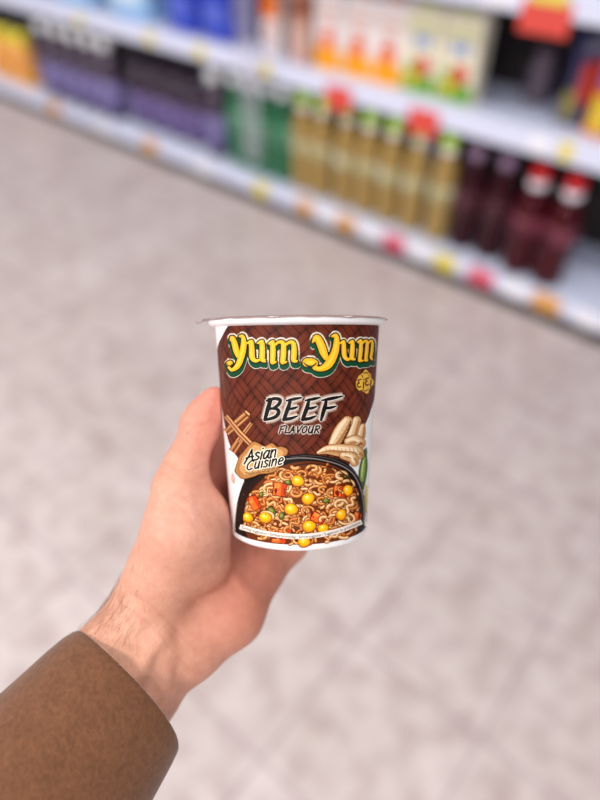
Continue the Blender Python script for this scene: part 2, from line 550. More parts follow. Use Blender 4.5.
place_c(bc, 299, 32, 'brown and pink carton between the orange-topped and orange fruit cartons', 'carton', None)

# ---- light blue and dark blue packs (wrapped water packs) on the left of the second shelf
M_lb = mat('light_blue_film', (150, 194, 232), 0.25, noise=0.15, scale=12, coat=0.4)
M_db = mat('dark_blue_film', (40, 66, 190), 0.25, noise=0.25, scale=10, coat=0.4)


def pack(name, wd, dp, hg, m, m2):
    root = empty(name, (0, 0, 0))
    bm = bmesh.new()
    box(bm, -wd / 2, wd / 2, -dp / 2, dp / 2, 0, hg, 0.02)
    link('film_wrap', bm_me('film_wrap', bm), m, root)
    bm = bmesh.new()
    box(bm, -wd * .36, wd * .36, -dp / 2 - .0015, -dp / 2, hg * .3, hg * .62, 0.0005)
    link('printed_band', bm_me('printed_band', bm), m2, root, smooth=False)
    bm = bmesh.new()
    box(bm, -.05, .05, -.012, .012, hg - .001, hg + .012, 0.004)
    link('carry_handle', bm_me('carry_handle', bm), m2, root, smooth=False)
    return root


lp = pack('drink_pack', .26, .2, .2, M_lb, mat('pale_band', (214, 230, 244), 0.4))
for i, (px, lb) in enumerate([(20, 'light blue film-wrapped drink pack at the left edge of the upper shelf'), (70, 'light blue film-wrapped drink pack, second from the left edge'), (124, 'light blue film-wrapped drink pack beside the dark blue packs')]):
    o = lp if i == 0 else copy_tree(lp)
    p = at_plane(px, 0, Y1 + 0.06)
    o.location = (p[0], Y1 + 0.17, SH2); tag(o, lb, 'drink pack', 'light blue drink packs')
dp_ = pack('drink_pack', .165, .2, .21, M_db, mat('blue_band', (86, 104, 206), 0.4, noise=0.2, scale=30))
for i, (px, lb) in enumerate([(178, 'dark blue film-wrapped drink pack beside the light blue packs'), (212, 'dark blue film-wrapped drink pack beside the clear hanging strip')]):
    o = dp_ if i == 0 else copy_tree(dp_)
    p = at_plane(px, 15, Y1 + 0.06)
    o.location = (p[0], Y1 + 0.165, SH2); tag(o, lb, 'drink pack', 'dark blue drink packs')

# ---- coloured bags on the right of the second shelf


def bag(name, wd, hg, m, bands):
    root = empty(name, (0, 0, 0))
    V, Fa = [], []
    nx, nz = 14, 18

    def prof(u, t):
        th = 0.032 * (max(0.0, 1 - abs(2 * u - 1) ** 2.6)) * (math.sin(math.pi * min(1, max(0, t))) ** 0.5) + .001
        return th
    for side in (-1, 1):
        for j in range(nz + 1):
            for i in range(nx + 1):
                u, t = i / nx, j / nz
                V.append(((u - .5) * wd * (1 - .06 * math.sin(math.pi * t)), side * prof(u, t), t * hg))
    n1 = (nx + 1) * (nz + 1)
    for s in (0, 1):
        for j in range(nz):
            for i in range(nx):
                a = s * n1 + j * (nx + 1) + i
                q = (a, a + 1, a + nx + 2, a + nx + 1)
                Fa.append(q if s == 0 else q[::-1])
    me = pydata('pouch', V, Fa)
    link('pouch', me, m, root)
    for (t0, t1, u0, u1, mm) in bands:
        V2, F2 = [], []
        for j in range(7):
            for i in range(11):
                u, t = u0 + (u1 - u0) * i / 10, t0 + (t1 - t0) * j / 6
                V2.append(((u - .5) * wd * (1 - .06 * math.sin(math.pi * t)), -prof(u, t) - .0012, t * hg))
        for j in range(6):
            for i in range(10):
                a = j * 11 + i
                F2.append((a, a + 1, a + 12, a + 11))
        link('printed_panel', pydata('printed_panel', V2, F2), mm, root)
    return root


M_navy = mat('navy_film', (44, 40, 84), 0.3, coat=0.4); M_redf = mat('red_film', (180, 40, 34), 0.3, coat=0.4)
M_yel = mat('yellow_print', (232, 196, 50), 0.4); M_blu = mat('blue_print', (92, 104, 200), 0.4); M_oran = mat('orange_print', (236, 104, 40), 0.4); M_olive = mat('olive_print', (140, 130, 60), 0.4)
b1 = bag('snack_pouch', .10, .25, M_navy, [(.08, .4, .1, .55, M_olive), (.3, .72, .5, .95, M_redf)])
place_c(b1, 572, 105, 'navy and red snack pouch, left of the yellow and orange one', 'pouch', None, Y1 + .12)
b2 = bag('snack_pouch', .13, .27, M_oran, [(.06, .42, .05, .7, M_yel), (.5, .94, .1, .95, M_blu)])
place_c(b2, 606, 120, 'orange and yellow snack pouch with blue top at the right edge', 'pouch', None, Y1 + .09)
gbj = bottle('glass_jar', .15, .045, mat('dim_glass', (84, 70, 84), 0.2, coat=.5), mat('dim_lid', (112, 92, 106), 0.3), capr=.03, shoulder=.7, neck=.026)
place_c(gbj, 541, 62, 'dim jar standing deep in the dark gap of the upper shelf', 'jar', None, Y1 + .25)

# ---- clear hanging strip in front of the shelf
M_clear = mat('clear_plastic', (214, 208, 226), 0.25, alpha=0.17)
hp = at_plane(246, 60, Y0 - 0.03)
hs = empty('hanging_strip', (hp[0], Y0 - 0.03, 0.2))
tag(hs, 'clear plastic hanging strip in front of the green bottles', 'hanging strip')
V, Fa = [], []
for j in range(31):
    for i in range(5):
        V.append(((i - 2) / 2 * .052, .004 * ((i - 2) / 2) ** 2 + .003 * math.sin(j * .3), j / 30 * 1.0))
for j in range(30):
    for i in range(4):
        a = j * 5 + i
        Fa.append((a, a + 1, a + 6, a + 5))
so = link('strip', pydata('strip', V, Fa), M_clear, hs)
sm = so.modifiers.new('thickness', 'SOLIDIFY'); sm.thickness = .0012
bm = bmesh.new()
box(bm, -.03, .03, -.004, Y1 - Y0 + .022, .70, .716, .002)
link('bracket', bm_me('bracket', bm), M_white, hs, smooth=False)

# ------------------------------------------------------------------ the noodle cup
P_TOP, P_BOT = sv(297.2, 324.4, 0.339), sv(299, 528.4, 0.350)
AX = P_TOP - P_BOT
LCUP = np.linalg.norm(AX); AX /= LCUP
E1 = np.array([1.0, 0, 0]); E1 -= AX * (E1 @ AX); E1 /= np.linalg.norm(E1)
E2 = np.cross(E1, AX); E2 = E2 if E2[2] > 0 else -E2
R0, R1 = 0.0384, 0.0452
KR = (R1 - R0) / LCUP


def cup_pt(th, h, off=0.0):
    th, h = np.asarray(th, float), np.asarray(h, float)
    r = R0 + KR * h + off
    return P_BOT + h[..., None] * AX + (r * np.sin(th))[..., None] * E1 + (r * np.cos(th))[..., None] * E2


def cup_uv(x, y):
    """survey sight line -> (angle, height) on the cup wall"""
    x, y = np.asarray(x, float), np.asarray(y, float)
    d = np.stack([(x - 300) / F_PX, -(y - 400) / F_PX, -np.ones_like(x)], -1)
    o = -P_BOT
    dx, dy, dz = d @ E1, d @ E2, d @ AX
    ox, oy, oz = o @ E1, o @ E2, o @ AX
    s0 = R0 + KR * oz
    A = dx ** 2 + dy ** 2 - KR ** 2 * dz ** 2
    B = ox * dx + oy * dy - KR * dz * s0
    C_ = ox ** 2 + oy ** 2 - s0 ** 2
    t = (-B - np.sqrt(np.maximum(B * B - A * C_, 0))) / A
    return np.arctan2(ox + t * dx, oy + t * dy), oz + t * dz


CUP_O = to_world(P_BOT)


def cup_local(p):
    return to_world(p) - CUP_O


cup = empty('noodle_cup', CUP_O)
tag(cup, 'brown and white instant noodle cup with yellow lettering held in the hand', 'noodle cup')

M_cup = mat('cup_paper', (246, 245, 246), 0.35, noise=0.01, scale=200)


def cup_lathe(prof, n=96, a0=0.0, wob=None):
    V, Fa = [], []
    for k, (r, h) in enumerate(prof):
        for i in range(n):
            a = 2 * math.pi * i / n
            rr, hh = r, h
            if wob: rr, hh = wob(a, r, h, k)
            V.append(P_BOT + AX * hh + (E1 * math.sin(a) + E2 * math.cos(a)) * rr)
    for k in range(len(prof) - 1):
        for i in range(n):
            j = (i + 1) % n
            Fa.append((k * n + i, k * n + j, (k + 1) * n + j, (k + 1) * n + i))
    return cup_local(np.array(V)), Fa


Lc = LCUP
v, f = cup_lathe([(0.0001, .006), (R0 - .0035, .006), (R0 - .003, .0005), (R0 - .0015, -.0004), (R0 - .0002, .0006)] + [(R0 + KR * h, h) for h in np.linspace(.0016, Lc, 24)])
link('cup_wall', pydata('cup_wall', v, f), M_cup, cup)
v, f = cup_lathe([(R1 - .0006, Lc - .0012), (R1 + .0014, Lc - .0010), (R1 + .0028, Lc - .0003), (R1 + .0036, Lc + .0008), (R1 + .0037, Lc + .0020), (R1 + .0025, Lc + .0027), (R1 - .001, Lc + .0029)])
link('rolled_rim', pydata('rolled_rim', v, f), mat('rim_paper', (250, 249, 252), 0.3, spec=.4), cup)


def lid_wob(a, r, h, k):
    if r < R1: return r, h
    e = (r - R1) / .0045
    s = math.sin(7 * a + .6) * .35 + math.sin(17 * a + 2) * .35 + math.sin(31 * a) * .2
    return r + .0003 * s * e, h + (.0004 * s - .0006) * e


lid_prof = [(.0001, Lc + .0034), (.02, Lc + .0035), (R1 - .004, Lc + .0034), (R1, Lc + .0033), (R1 + .002, Lc + .0032), (R1 + .0045, Lc + .0028),
            (R1 + .0045, Lc + .0025), (R1 + .002, Lc + .0029), (R1, Lc + .0030), (.0001, Lc + .0030)]
v, f = cup_lathe(lid_prof, 180, wob=lid_wob)
M_lid = mat('lid_foil_print', (160, 134, 130), 0.4, noise=.2, scale=300)
lid_me = pydata('lid', v, f)
lid = link('lid', lid_me, [M_lid, mat('lid_underside', (232, 228, 232), 0.4)], cup)
for p in lid_me.polygons:
    if p.index >= 180 * 6: p.material_index = 1
# curled pull tab of the lid at the left
V, Fa = [], []
ns, nw = 12, 7
for i in range(ns):
    t = i / (ns - 1)
    r = R1 + .0025 + t * .0082
    hh = Lc + .0030 - .0013 * t + .0013 * math.sin(t * 6.0) * t
    for j in range(nw):
        a = math.radians(-86) + (j / (nw - 1) - .5) * .17 * (1 - .55 * t * t)
        V.append(P_BOT + AX * (hh + .0003 * math.sin(j * 1.7 + i)) + (E1 * math.sin(a) + E2 * math.cos(a)) * r)
for i in range(ns - 1):
    for j in range(nw - 1):
        a = i * nw + j
        Fa.append((a, a + 1, a + nw + 1, a + nw))
tb = link('pull_tab', pydata('pull_tab', cup_local(np.array(V)), Fa), mat('tab_foil', (168, 146, 144), 0.35), lid)
tm = tb.modifiers.new('thickness', 'SOLIDIFY'); tm.thickness = .0003


# ---- printed artwork: flat ink shapes laid on the cup wall
class Ink:
    def __init__(s, base):
        s.V, s.F, s.C, s.k, s.base = [], [], [], 0, base
        s.n = 0

    def add(s, pts, faces, cols, step=True):
        """pts in survey coordinates (x, y)"""
        if step: s.k += 1
        off = s.base + s.k * 1.5e-5
        pts = np.asarray(pts, float)
        th, h = cup_uv(pts[:, 0], pts[:, 1])
        s.V.append(cup_local(cup_pt(th, h, off)))
        s.F += [tuple(int(i) + s.n for i in q) for q in faces]
        s.C.append(np.asarray(cols, float).reshape(-1, 4) if np.ndim(cols) == 2 else np.tile(np.asarray(cols, float), (len(pts), 1)))
        s.n += len(pts)

    def poly(s, pts, rgb, a=1.0, grid=3.0, step=True):
        pts = [tuple(p) for p in pts]
        dense = []
        for i, p in enumerate(pts):
            q = pts[(i + 1) % len(pts)]
            m = max(1, int(math.hypot(q[0] - p[0], q[1] - p[1]) / 2.0))
            dense += [(p[0] + (q[0] - p[0]) * t / m, p[1] + (q[1] - p[1]) * t / m) for t in range(m)]
        n = len(dense)
        vv = [Vector(p) for p in dense]
        P = np.array(dense)
        x0, y0 = P.min(0); x1, y1 = P.max(0)
        for gx in np.arange(x0 + grid / 2, x1, grid):
            for gy in np.arange(y0 + grid / 2, y1, grid):
                vv.append(Vector((gx, gy)))
        r = delaunay_2d_cdt(vv, [], [list(range(n))], 1, 1e-5)
        s.add([tuple(p) for p in r[0]], r[2], (*lin(rgb), a), step)

    def stroke(s, pts, rgb, grow=0.0, shift=(0, 0), a=1.0, step=True, soft=0.0, smooth=True, caps=True):
        """pts: (x, y, width)"""
        P = np.array([(p[0] + shift[0], p[1] + shift[1], p[2] / 2 + grow) for p in pts], float)
        if smooth and len(P) > 2: P = catmull(P)
        else:
            Q = []
            for i in range(len(P) - 1):
                for t in np.linspace(0, 1, 5)[:-1]: Q.append(P[i] * (1 - t) + P[i + 1] * t)
            Q.append(P[-1]); P = np.array(Q)
        T = np.gradient(P[:, :2], axis=0)
        T /= np.maximum(np.linalg.norm(T, axis=1, keepdims=True), 1e-9)
        Nn = np.stack([-T[:, 1], T[:, 0]], 1)
        c = (*lin(rgb), a)
        n = len(P)
        if not soft:
            m = max(1, int(math.ceil(P[:, 2].max() * 2 / 2.5)))
            pts2 = np.concatenate([P[:, :2] + Nn * P[:, 2:3] * q for q in np.linspace(1, -1, m + 1)])
            fa = [(k * n + i, k * n + i + 1, (k + 1) * n + i + 1, (k + 1) * n + i) for k in range(m) for i in range(n - 1)]
            s.add(pts2, fa, c, step)
            if caps:
                for e in (0, n - 1): s.disc(P[e, 0], P[e, 1], P[e, 2], c)
        else:
            c0 = (*lin(rgb), 0.0)
            W = P[:, 2:3]
            pts2 = np.concatenate([P[:, :2] + Nn * (W + soft), P[:, :2] + Nn * W, P[:, :2] - Nn * W, P[:, :2] - Nn * (W + soft)])
            fa = [(k * n + i, k * n + i + 1, (k + 1) * n + i + 1, (k + 1) * n + i) for k in range(3) for i in range(n - 1)]
            s.add(pts2, fa, np.array([c0] * n + [c] * n + [c] * n + [c0] * n), step)

    def disc(s, cx, cy, r, c, shape=None):
        nr_ = max(1, int(math.ceil(r / 2.0))); na = 14
        V_, F_ = [(cx, cy)], []
        for k in range(1, nr_ + 1):
            for i in range(na):
                a = 2 * math.pi * i / na
                dx, dy = shape(a) if shape else (r * math.cos(a), r * math.sin(a))
                V_.append((cx + dx * k / nr_, cy + dy * k / nr_))
        for i in range(na):
            F_.append((0, 1 + i, 1 + (i + 1) % na))
            for k in range(nr_ - 1):
                a, b = 1 + k * na + i, 1 + k * na + (i + 1) % na
                F_.append((a, a + na, b + na, b))
        s.add(V_, F_, c, False)

    def build(s, name, m):
        me = pydata(name, np.concatenate(s.V), s.F)
        set_ink(me, np.concatenate(s.C))
        return link(name, me, m, cup)


def catmull(P, per=7):
    P = np.asarray(P, float)
    Q = np.vstack([2 * P[0] - P[1], P, 2 * P[-1] - P[-2]])
    out = []
    for i in range(1, len(Q) - 2):
        p0, p1, p2, p3 = Q[i - 1:i + 3]
        for t in np.linspace(0, 1, per + 1)[:-1]:
            out.append(.5 * (2 * p1 + (p2 - p0) * t + (2 * p0 - 5 * p1 + 4 * p2 - p3) * t * t + (3 * p1 - p0 - 3 * p2 + p3) * t ** 3))
    out.append(P[-1])
    return np.array(out)


# brown woven panel: a grid on the wall between its left and right border
def panel_material():
    m = bpy.data.materials.new('woven_brown_print')
    m.use_nodes = True
    nt = m.node_tree
    N, L = nt.nodes, nt.links
    b = N['Principled BSDF']
    uv = N.new('ShaderNodeUVMap'); uv.uv_map = 'wall_mm'
    sx = N.new('ShaderNodeSeparateXYZ'); L.new(uv.outputs['UV'], sx.inputs['Vector'])

    def M(op, a, c=None, d=None):
        q = N.new('ShaderNodeMath'); q.operation = op
        for i, s in enumerate((a, c, d)):
            if s is None: continue
            if isinstance(s, (int, float)): q.inputs[i].default_value = s
            else: L.new(s, q.inputs[i])
        return q.outputs[0]
    u, v_ = sx.outputs['X'], sx.outputs['Y']
    S = 14.0
    p = M('DIVIDE', M('ADD', M('MULTIPLY', u, 1.0), M('MULTIPLY', v_, 0.92)), S)
    q = M('DIVIDE', M('SUBTRACT', M('MULTIPLY', u, 1.0), M('MULTIPLY', v_, 0.92)), S)
    p = M('ADD', p, 50.3); q = M('ADD', q, 50.1)
    chk = M('MODULO', M('ADD', M('FLOOR', p), M('FLOOR', q)), 2.0)
    # strips inside each weave square
    s1, s2 = M('FRACT', M('MULTIPLY', p, 3.0)), M('FRACT', M('MULTIPLY', q, 3.0))
    st = M('ADD', M('MULTIPLY', s1, chk), M('MULTIPLY', s2, M('SUBTRACT', 1.0, chk)))
    edge = M('ABSOLUTE', M('SUBTRACT', st, 0.5))
    fine1, fine2 = M('FRACT', M('MULTIPLY', p, 9.0)), M('FRACT', M('MULTIPLY', q, 9.0))
    fine = M('ADD', M('MULTIPLY', fine2, chk), M('MULTIPLY', fine1, M('SUBTRACT', 1.0, chk)))
    line = N.new('ShaderNodeMapRange'); L.new(edge, line.inputs['Value'])
    line.inputs['From Min'].default_value = 0.38; line.inputs['From Max'].default_value = 0.5
    wq = M('FRACT', M('ADD', M('MULTIPLY', p, M('SUBTRACT', 1.0, chk)), M('MULTIPLY', q, chk)))
    wedge = N.new('ShaderNodeMapRange'); L.new(M('ABSOLUTE', M('SUBTRACT', wq, 0.5)), wedge.inputs['Value'])
    wedge.inputs['From Min'].default_value = 0.25; wedge.inputs['From Max'].default_value = 0.5
    dark = M('MINIMUM', M('ADD', M('MULTIPLY', line.outputs[0], 0.8), M('ADD', M('MULTIPLY', wedge.outputs[0], 0.5), M('MULTIPLY', fine, 0.18))), 1.0)
    nz = N.new('ShaderNodeTexNoise'); nz.inputs['Scale'].default_value = 0.09
    L.new(uv.outputs['UV'], nz.inputs['Vector'])
    mixc = N.new('ShaderNodeMix'); mixc.data_type = 'RGBA'
    mixc.inputs['A'].default_value = (*lin((116, 49, 30)), 1); mixc.inputs['B'].default_value = (*lin((33, 10, 7)), 1)
    L.new(dark, mixc.inputs['Factor'])
    mx2 = N.new('ShaderNodeMix'); mx2.data_type = 'RGBA'; mx2.blend_type = 'MULTIPLY'; mx2.inputs['Factor'].default_value = 0.6
    L.new(mixc.outputs['Result'], mx2.inputs['A'])
    cr = N.new('ShaderNodeValToRGB'); cr.color_ramp.elements[0].position = .3; cr.color_ramp.elements[0].color = (.5, .46, .45, 1); cr.color_ramp.elements[1].position = .65
    L.new(nz.outputs['Fac'], cr.inputs['Fac']); L.new(cr.outputs['Color'], mx2.inputs['B'])
    L.new(mx2.outputs['Result'], b.inputs['Base Color'])
    b.inputs['Roughness'].default_value = 0.5
    b.inputs['Specular IOR Level'].default_value = 0.15
    return m


lb_px = [(228, 326), (223.5, 337), (219.6, 350), (220.4, 372), (222.3, 396), (223.8, 410), (227.6, 438), (231.5, 449), (238, 458), (243, 470), (244, 480)]
rb_px = [(377.2, 326), (376.9, 350), (375.6, 376), (373.8, 392), (370.3, 408), (364.3, 426), (362, 440), (358, 452), (350, 462), (345, 480)]
lth, lh = cup_uv([p[0] for p in lb_px], [p[1] for p in lb_px])
rth, rh = cup_uv([p[0] for p in rb_px], [p[1] for p in rb_px])
h_lo, h_hi = 0.034, Lc - .0013
lth[1:6] -= [.05, .16, .22, .2, .12]; rth[:4] += .22; rth[4] += .06
HS = np.linspace(h_lo, h_hi, 60)
TL = np.interp(HS, lh[::-1], lth[::-1]); TR = np.interp(HS, rh[::-1], rth[::-1])
V, Fa, UVs = [], [], []
nu = 60
for j, h in enumerate(HS):
    tt = np.linspace(TL[j], TR[j], nu)
    V.append(cup_pt(tt, np.full(nu, h), 6e-5))
    for t in tt: UVs.append((t * 42.0, h * 1000))
for j in range(len(HS) - 1):
    for i in range(nu - 1):
        a = j * nu + i
        Fa.append((a, a + 1, a + nu + 1, a + nu))
pm = pydata('printed_panel', cup_local(np.concatenate(V)), Fa)
ul = pm.uv_layers.new(name='wall_mm')
li = np.zeros(len(pm.loops), dtype=np.int32); pm.loops.foreach_get('vertex_index', li)
ul.data.foreach_set('uv', np.array(UVs, dtype=np.float32)[li].ravel())
link('printed_panel', pm, panel_material(), cup)

M_ink = print_mat('cup_ink')


def c1(pts, ox=195.0, oy=310.0, s=5.714, fat=1.0):
    return [(p[0] / s + ox, p[1] / s + oy, p[2] / s * fat) for p in pts]


# ---- spices, ginger, chilli, garlic drawn on the wall
ik = Ink(1.0e-4)


def stick(p, rgb, dk_, lt):
    p = [(x, y, w_ * 1.3) for x, y, w_ in p]
    ik.stroke(p, dk_, grow=.35, smooth=False, caps=False)
    ik.stroke(p, rgb, smooth=False, caps=False)
    for o, cc, wf in ((-.28, lt, .22), (.08, dk_, .12), (.3, lt, .16)):
        d = np.array(p[1][:2]) - np.array(p[0][:2]); d /= np.linalg.norm(d); nn = np.array([-d[1], d[0]])
        ik.stroke([(x + nn[0] * w_ * o, y + nn[1] * w_ * o, w_ * wf) for x, y, w_ in p], cc, smooth=False, caps=False)


T3 = lambda pts: c1(pts, 210, 380)
T4 = lambda pts: c1(pts, 290, 380)
stick(T3([(128, 410, 34), (188, 318, 30)]), (152, 90, 50), (74, 34, 18), (204, 142, 92))
stick(T3([(160, 350, 20), (238, 246, 16)]), (164, 100, 56), (76, 36, 20), (210, 150, 98))
stick(T3([(96, 300, 34), (215, 195, 34)]), (158, 94, 52), (74, 34, 18), (208, 148, 96))
ik.stroke(T3([(206, 182, 20), (224, 202, 20)]), (110, 58, 32)); ik.stroke(T3([(208, 180, 10), (226, 196, 10)]), (224, 168, 112))
stick(T3([(95, 205, 18), (170, 300, 24), (246, 376, 22)]), (176, 112, 64), (78, 36, 20), (220, 164, 112))

ik.build('cinnamon_picture', M_ink)
ik = Ink(1.0e-4)
GD, GM, GL = (140, 88, 52), (208, 156, 104), (248, 222, 188)


def lobe(p, sc=1.0, dkk=GD):
    p = T4(p)
    ik.stroke(p, dkk, grow=.5); ik.stroke(p, GM)
    ik.stroke([(x - w_ * .10, y - w_ * .10, w_ * .62) for x, y, w_ in p], (228, 190, 144))
    ik.stroke([(x + w_ * .28, y + w_ * .16, w_ * .24) for x, y, w_ in p], (178, 122, 76))
    ik.stroke([(x - w_ * .18, y - w_ * .16, w_ * .28) for x, y, w_ in p], GL)


lobe([(415, 262, 26), (405, 300, 50), (398, 330, 50)])
lobe([(380, 230, 46), (366, 268, 56), (350, 320, 60)])
lobe([(326, 236, 58), (300, 276, 74), (272, 322, 72), (244, 366, 50)])
ik.stroke(T4([(345, 232, 5), (338, 270, 12), (318, 315, 10), (296, 350, 5)]), (92, 52, 30))
lobe([(398, 360, 60), (370, 345, 60), (330, 352, 44)])
ik.stroke(T4([(408, 360, 5), (372, 378, 10), (338, 384, 8), (318, 372, 4)]), (120, 74, 44))
lobe([(160, 414, 16), (210, 398, 46), (270, 400, 66), (330, 406, 74), (380, 410, 66), (392, 425, 50)])
lobe([(300, 430, 40), (350, 442, 56), (366, 470, 44)])
for k in range(9):
    x = 200 + k * 22
    ik.stroke(T4([(x, 384 + (k % 3) * 5, 2.5), (x + 6, 404, 3.5), (x + 2, 424, 2)]), (186, 134, 88))
for k in range(5):
    ik.stroke(T4([(262 + k * 16, 330 - k * 22, 2), (284 + k * 14, 338 - k * 22, 3), (304 + k * 10, 334 - k * 22, 2)]), (192, 142, 94))
ik.build('ginger_picture', M_ink)
ik = Ink(1.0e-4)
# chilli and leaf on the white right edge
ik.stroke([(366.2, 448, 1.0), (364.4, 453, 5.5), (362.6, 459, 3)], (70, 96, 56))
ik.stroke([(364.8, 456, 3.5), (363.4, 466, 7.4), (362.2, 478, 7), (361.6, 488, 4)], (62, 92, 36), grow=.4)
ik.stroke([(364.2, 458, 2.5), (362.8, 468, 4.6), (361.6, 480, 3.6)], (128, 154, 66))
ik.stroke([(363.4, 460, .8), (362.2, 468, 1.3), (361.2, 478, .7)], (206, 220, 150))
ik.stroke([(366.2, 486, 2), (365.8, 500, 3), (365.6, 512, 1.5)], (222, 196, 90))
ik.build('chilli_picture', M_ink)
ik = Ink(1.0e-4)
# garlic clove on the white left edge
ik.stroke([(232.6, 474, 1.4), (233.2, 479, 3.6), (234, 483, 1.6)], (206, 160, 146)); ik.stroke([(232.8, 476, .8), (233.4, 480, 1.2)], (232, 196, 184), smooth=False)
ik.build('garlic_picture', M_ink)
ik = Ink(1.0e-4)
# tiny side print on the left edge of the panel
for k in range(11):
    ik.stroke([(222.6 + k * .12, 366 + k * 3.0, .5), (223.8 + k * .12, 366.4 + k * 3.0, .5)], (150, 120, 100), smooth=False, caps=False, step=False)
ik.build('side_print', M_ink)

# ---- noodle bowl picture
bw = Ink(1.9e-4)
T2 = lambda pts: [(p[0] / 2.857 + 190, p[1] / 2.857 + 420) for p in pts]
bot = []
for x in np.linspace(235, 365.8, 40):
    th0, _ = cup_uv([x], [530.0])
    lo, hi = 500.0, 560.0
    for _i in range(30):
        mid = (lo + hi) / 2
        if cup_uv([x], [mid])[1][0] > 0.0036: lo = mid
        else: hi = mid
    bot.append((x, lo))
outer_top = catmull(np.array(T2([(497, 300), (500, 262), (496, 215), (482, 165), (452, 127), (400, 106), (330, 97), (262, 105), (205, 130), (160, 168), (138, 225), (130, 280)])))
bowl = [tuple(p) for p in bot] + [tuple(p) for p in outer_top]
bw.poly(bowl, (26, 17, 15))
inner = [tuple(p) for p in bot[4:-3]] + [tuple(p) for p in catmull(np.array(T2([(484, 285), (484, 250), (472, 195), (446, 152), (400, 127), (340, 118), (280, 126), (232, 148), (188, 180), (160, 232), (150, 292)])))]
bw.poly(inner, (106, 46, 15))
IN = np.array(inner)


def inside(P):
    P = np.asarray(P); r = np.zeros(len(P), bool)
    xj, yj = IN[-1]
    for xi, yi in IN:
        cnd = ((yi > P[:, 1]) != (yj > P[:, 1])) & (P[:, 0] < (xj - xi) * (P[:, 1] - yi) / (yj - yi + 1e-12) + xi)
        r ^= cnd; xj, yj = xi, yi
    return r


nr = random.Random(21)
NL = [0, 0]
tones = [((214, 136, 70), (244, 194, 134)), ((196, 110, 46), (232, 164, 96)), ((222, 158, 98), (252, 218, 172)), ((184, 92, 34), (222, 140, 68))]


def noodle():
    cx, cy = nr.uniform(240, 362), nr.uniform(462, 546)
    kind = nr.random()
    a0 = nr.uniform(0, 6.28)
    if kind < .7:
        r = nr.uniform(2.6, 6.4); span = nr.uniform(2.0, 4.8)
        P = [(cx + r * math.cos(a0 + span * t) * 1.25, cy + r * math.sin(a0 + span * t) * .85) for t in np.linspace(0, 1, 9)]
    else:
        ln, am, wl = nr.uniform(10, 22), nr.uniform(1.3, 2.4), nr.uniform(7.5, 10.5)
        P = []
        for t in np.linspace(-.5, .5, 12):
            a_, b_ = t * ln, am * math.sin(t * ln * 6.28 / wl)
            P.append((cx + a_ * math.cos(a0) - b_ * math.sin(a0), cy + a_ * math.sin(a0) + b_ * math.cos(a0)))
    if not inside(P).all(): return False
    wd = nr.uniform(2.0, 3.1)
    mid, hi = nr.choice(tones)
    S = [(x, y, wd) for x, y in P]
    NL[0] += 1
    bw.k = NL[1] + (NL[0] % 45) * .45
    bw.stroke(S, (104, 44, 14), grow=.45, step=False)
    bw.k += .15
    bw.stroke(S, mid, step=False)
    bw.k += .15
    bw.stroke([(x - .2, y - .3, wd * .38) for x, y in P], hi, caps=False, step=False)
    return True


def many(n):
    NL[1] = bw.k + 1
    c = t = 0
    while c < n and t < n * 5:
        t += 1
        c += noodle()
    bw.k = NL[1] + 21


many(225)


def blob(cx, cy, rx, ry, rot, layers):
    bw.k += .3
    for (sc, dx, dy, rgb) in layers:
        def shp(a, sc=sc):
            x, y = rx * sc * math.cos(a), ry * sc * math.sin(a) * (1 - .15 * math.cos(a))
            return x * math.cos(rot) - y * math.sin(rot), x * math.sin(rot) + y * math.cos(rot)
        bw.disc(cx + dx, cy + dy, max(rx, ry) * sc, (*lin(rgb), 1), shp)
        bw.k += .2


def corn(cx, cy, r, rot=0.3, sq=1.0):
    blob(cx, cy, r * sq, r * .86, rot, [(1.1, .1, .4, (130, 60, 6)), (1.0, 0, 0, (232, 138, 8)), (.8, -.3, -.4, (248, 178, 14)), (.46, -.9, -1.1, (254, 206, 50)), (.16, -1.4, -1.7, (255, 240, 180))])


def carrot(cx, cy, w_, h_, rot):
    def q(pts, rgb):
        P = [(cx + x * w_ * math.cos(rot) - y * h_ * math.sin(rot), cy + x * w_ * math.sin(rot) + y * h_ * math.cos(rot)) for x, y in pts]
        bw.poly(P, rgb, grid=8, step=False)
        bw.k += .2
    q([(-.58, -.56), (.58, -.56), (.58, .58), (-.58, .58)], (120, 32, 6))
    q([(-.5, -.5), (.1, -.5), (.12, .5), (-.5, .5)], (242, 104, 34))
    q([(.1, -.5), (.52, -.42), (.5, .5), (.12, .5)], (206, 62, 16))
    q([(-.42, -.44), (0, -.44), (-.05, -.1), (-.42, -.05)], (250, 140, 66))


def pea(cx, cy, w_, h_, rot):
    blob(cx, cy, w_, h_, rot, [(1.15, 0, .3, (44, 40, 10)), (1, 0, 0, (88, 96, 30)), (.55, -.3, -.4, (140, 146, 62))])


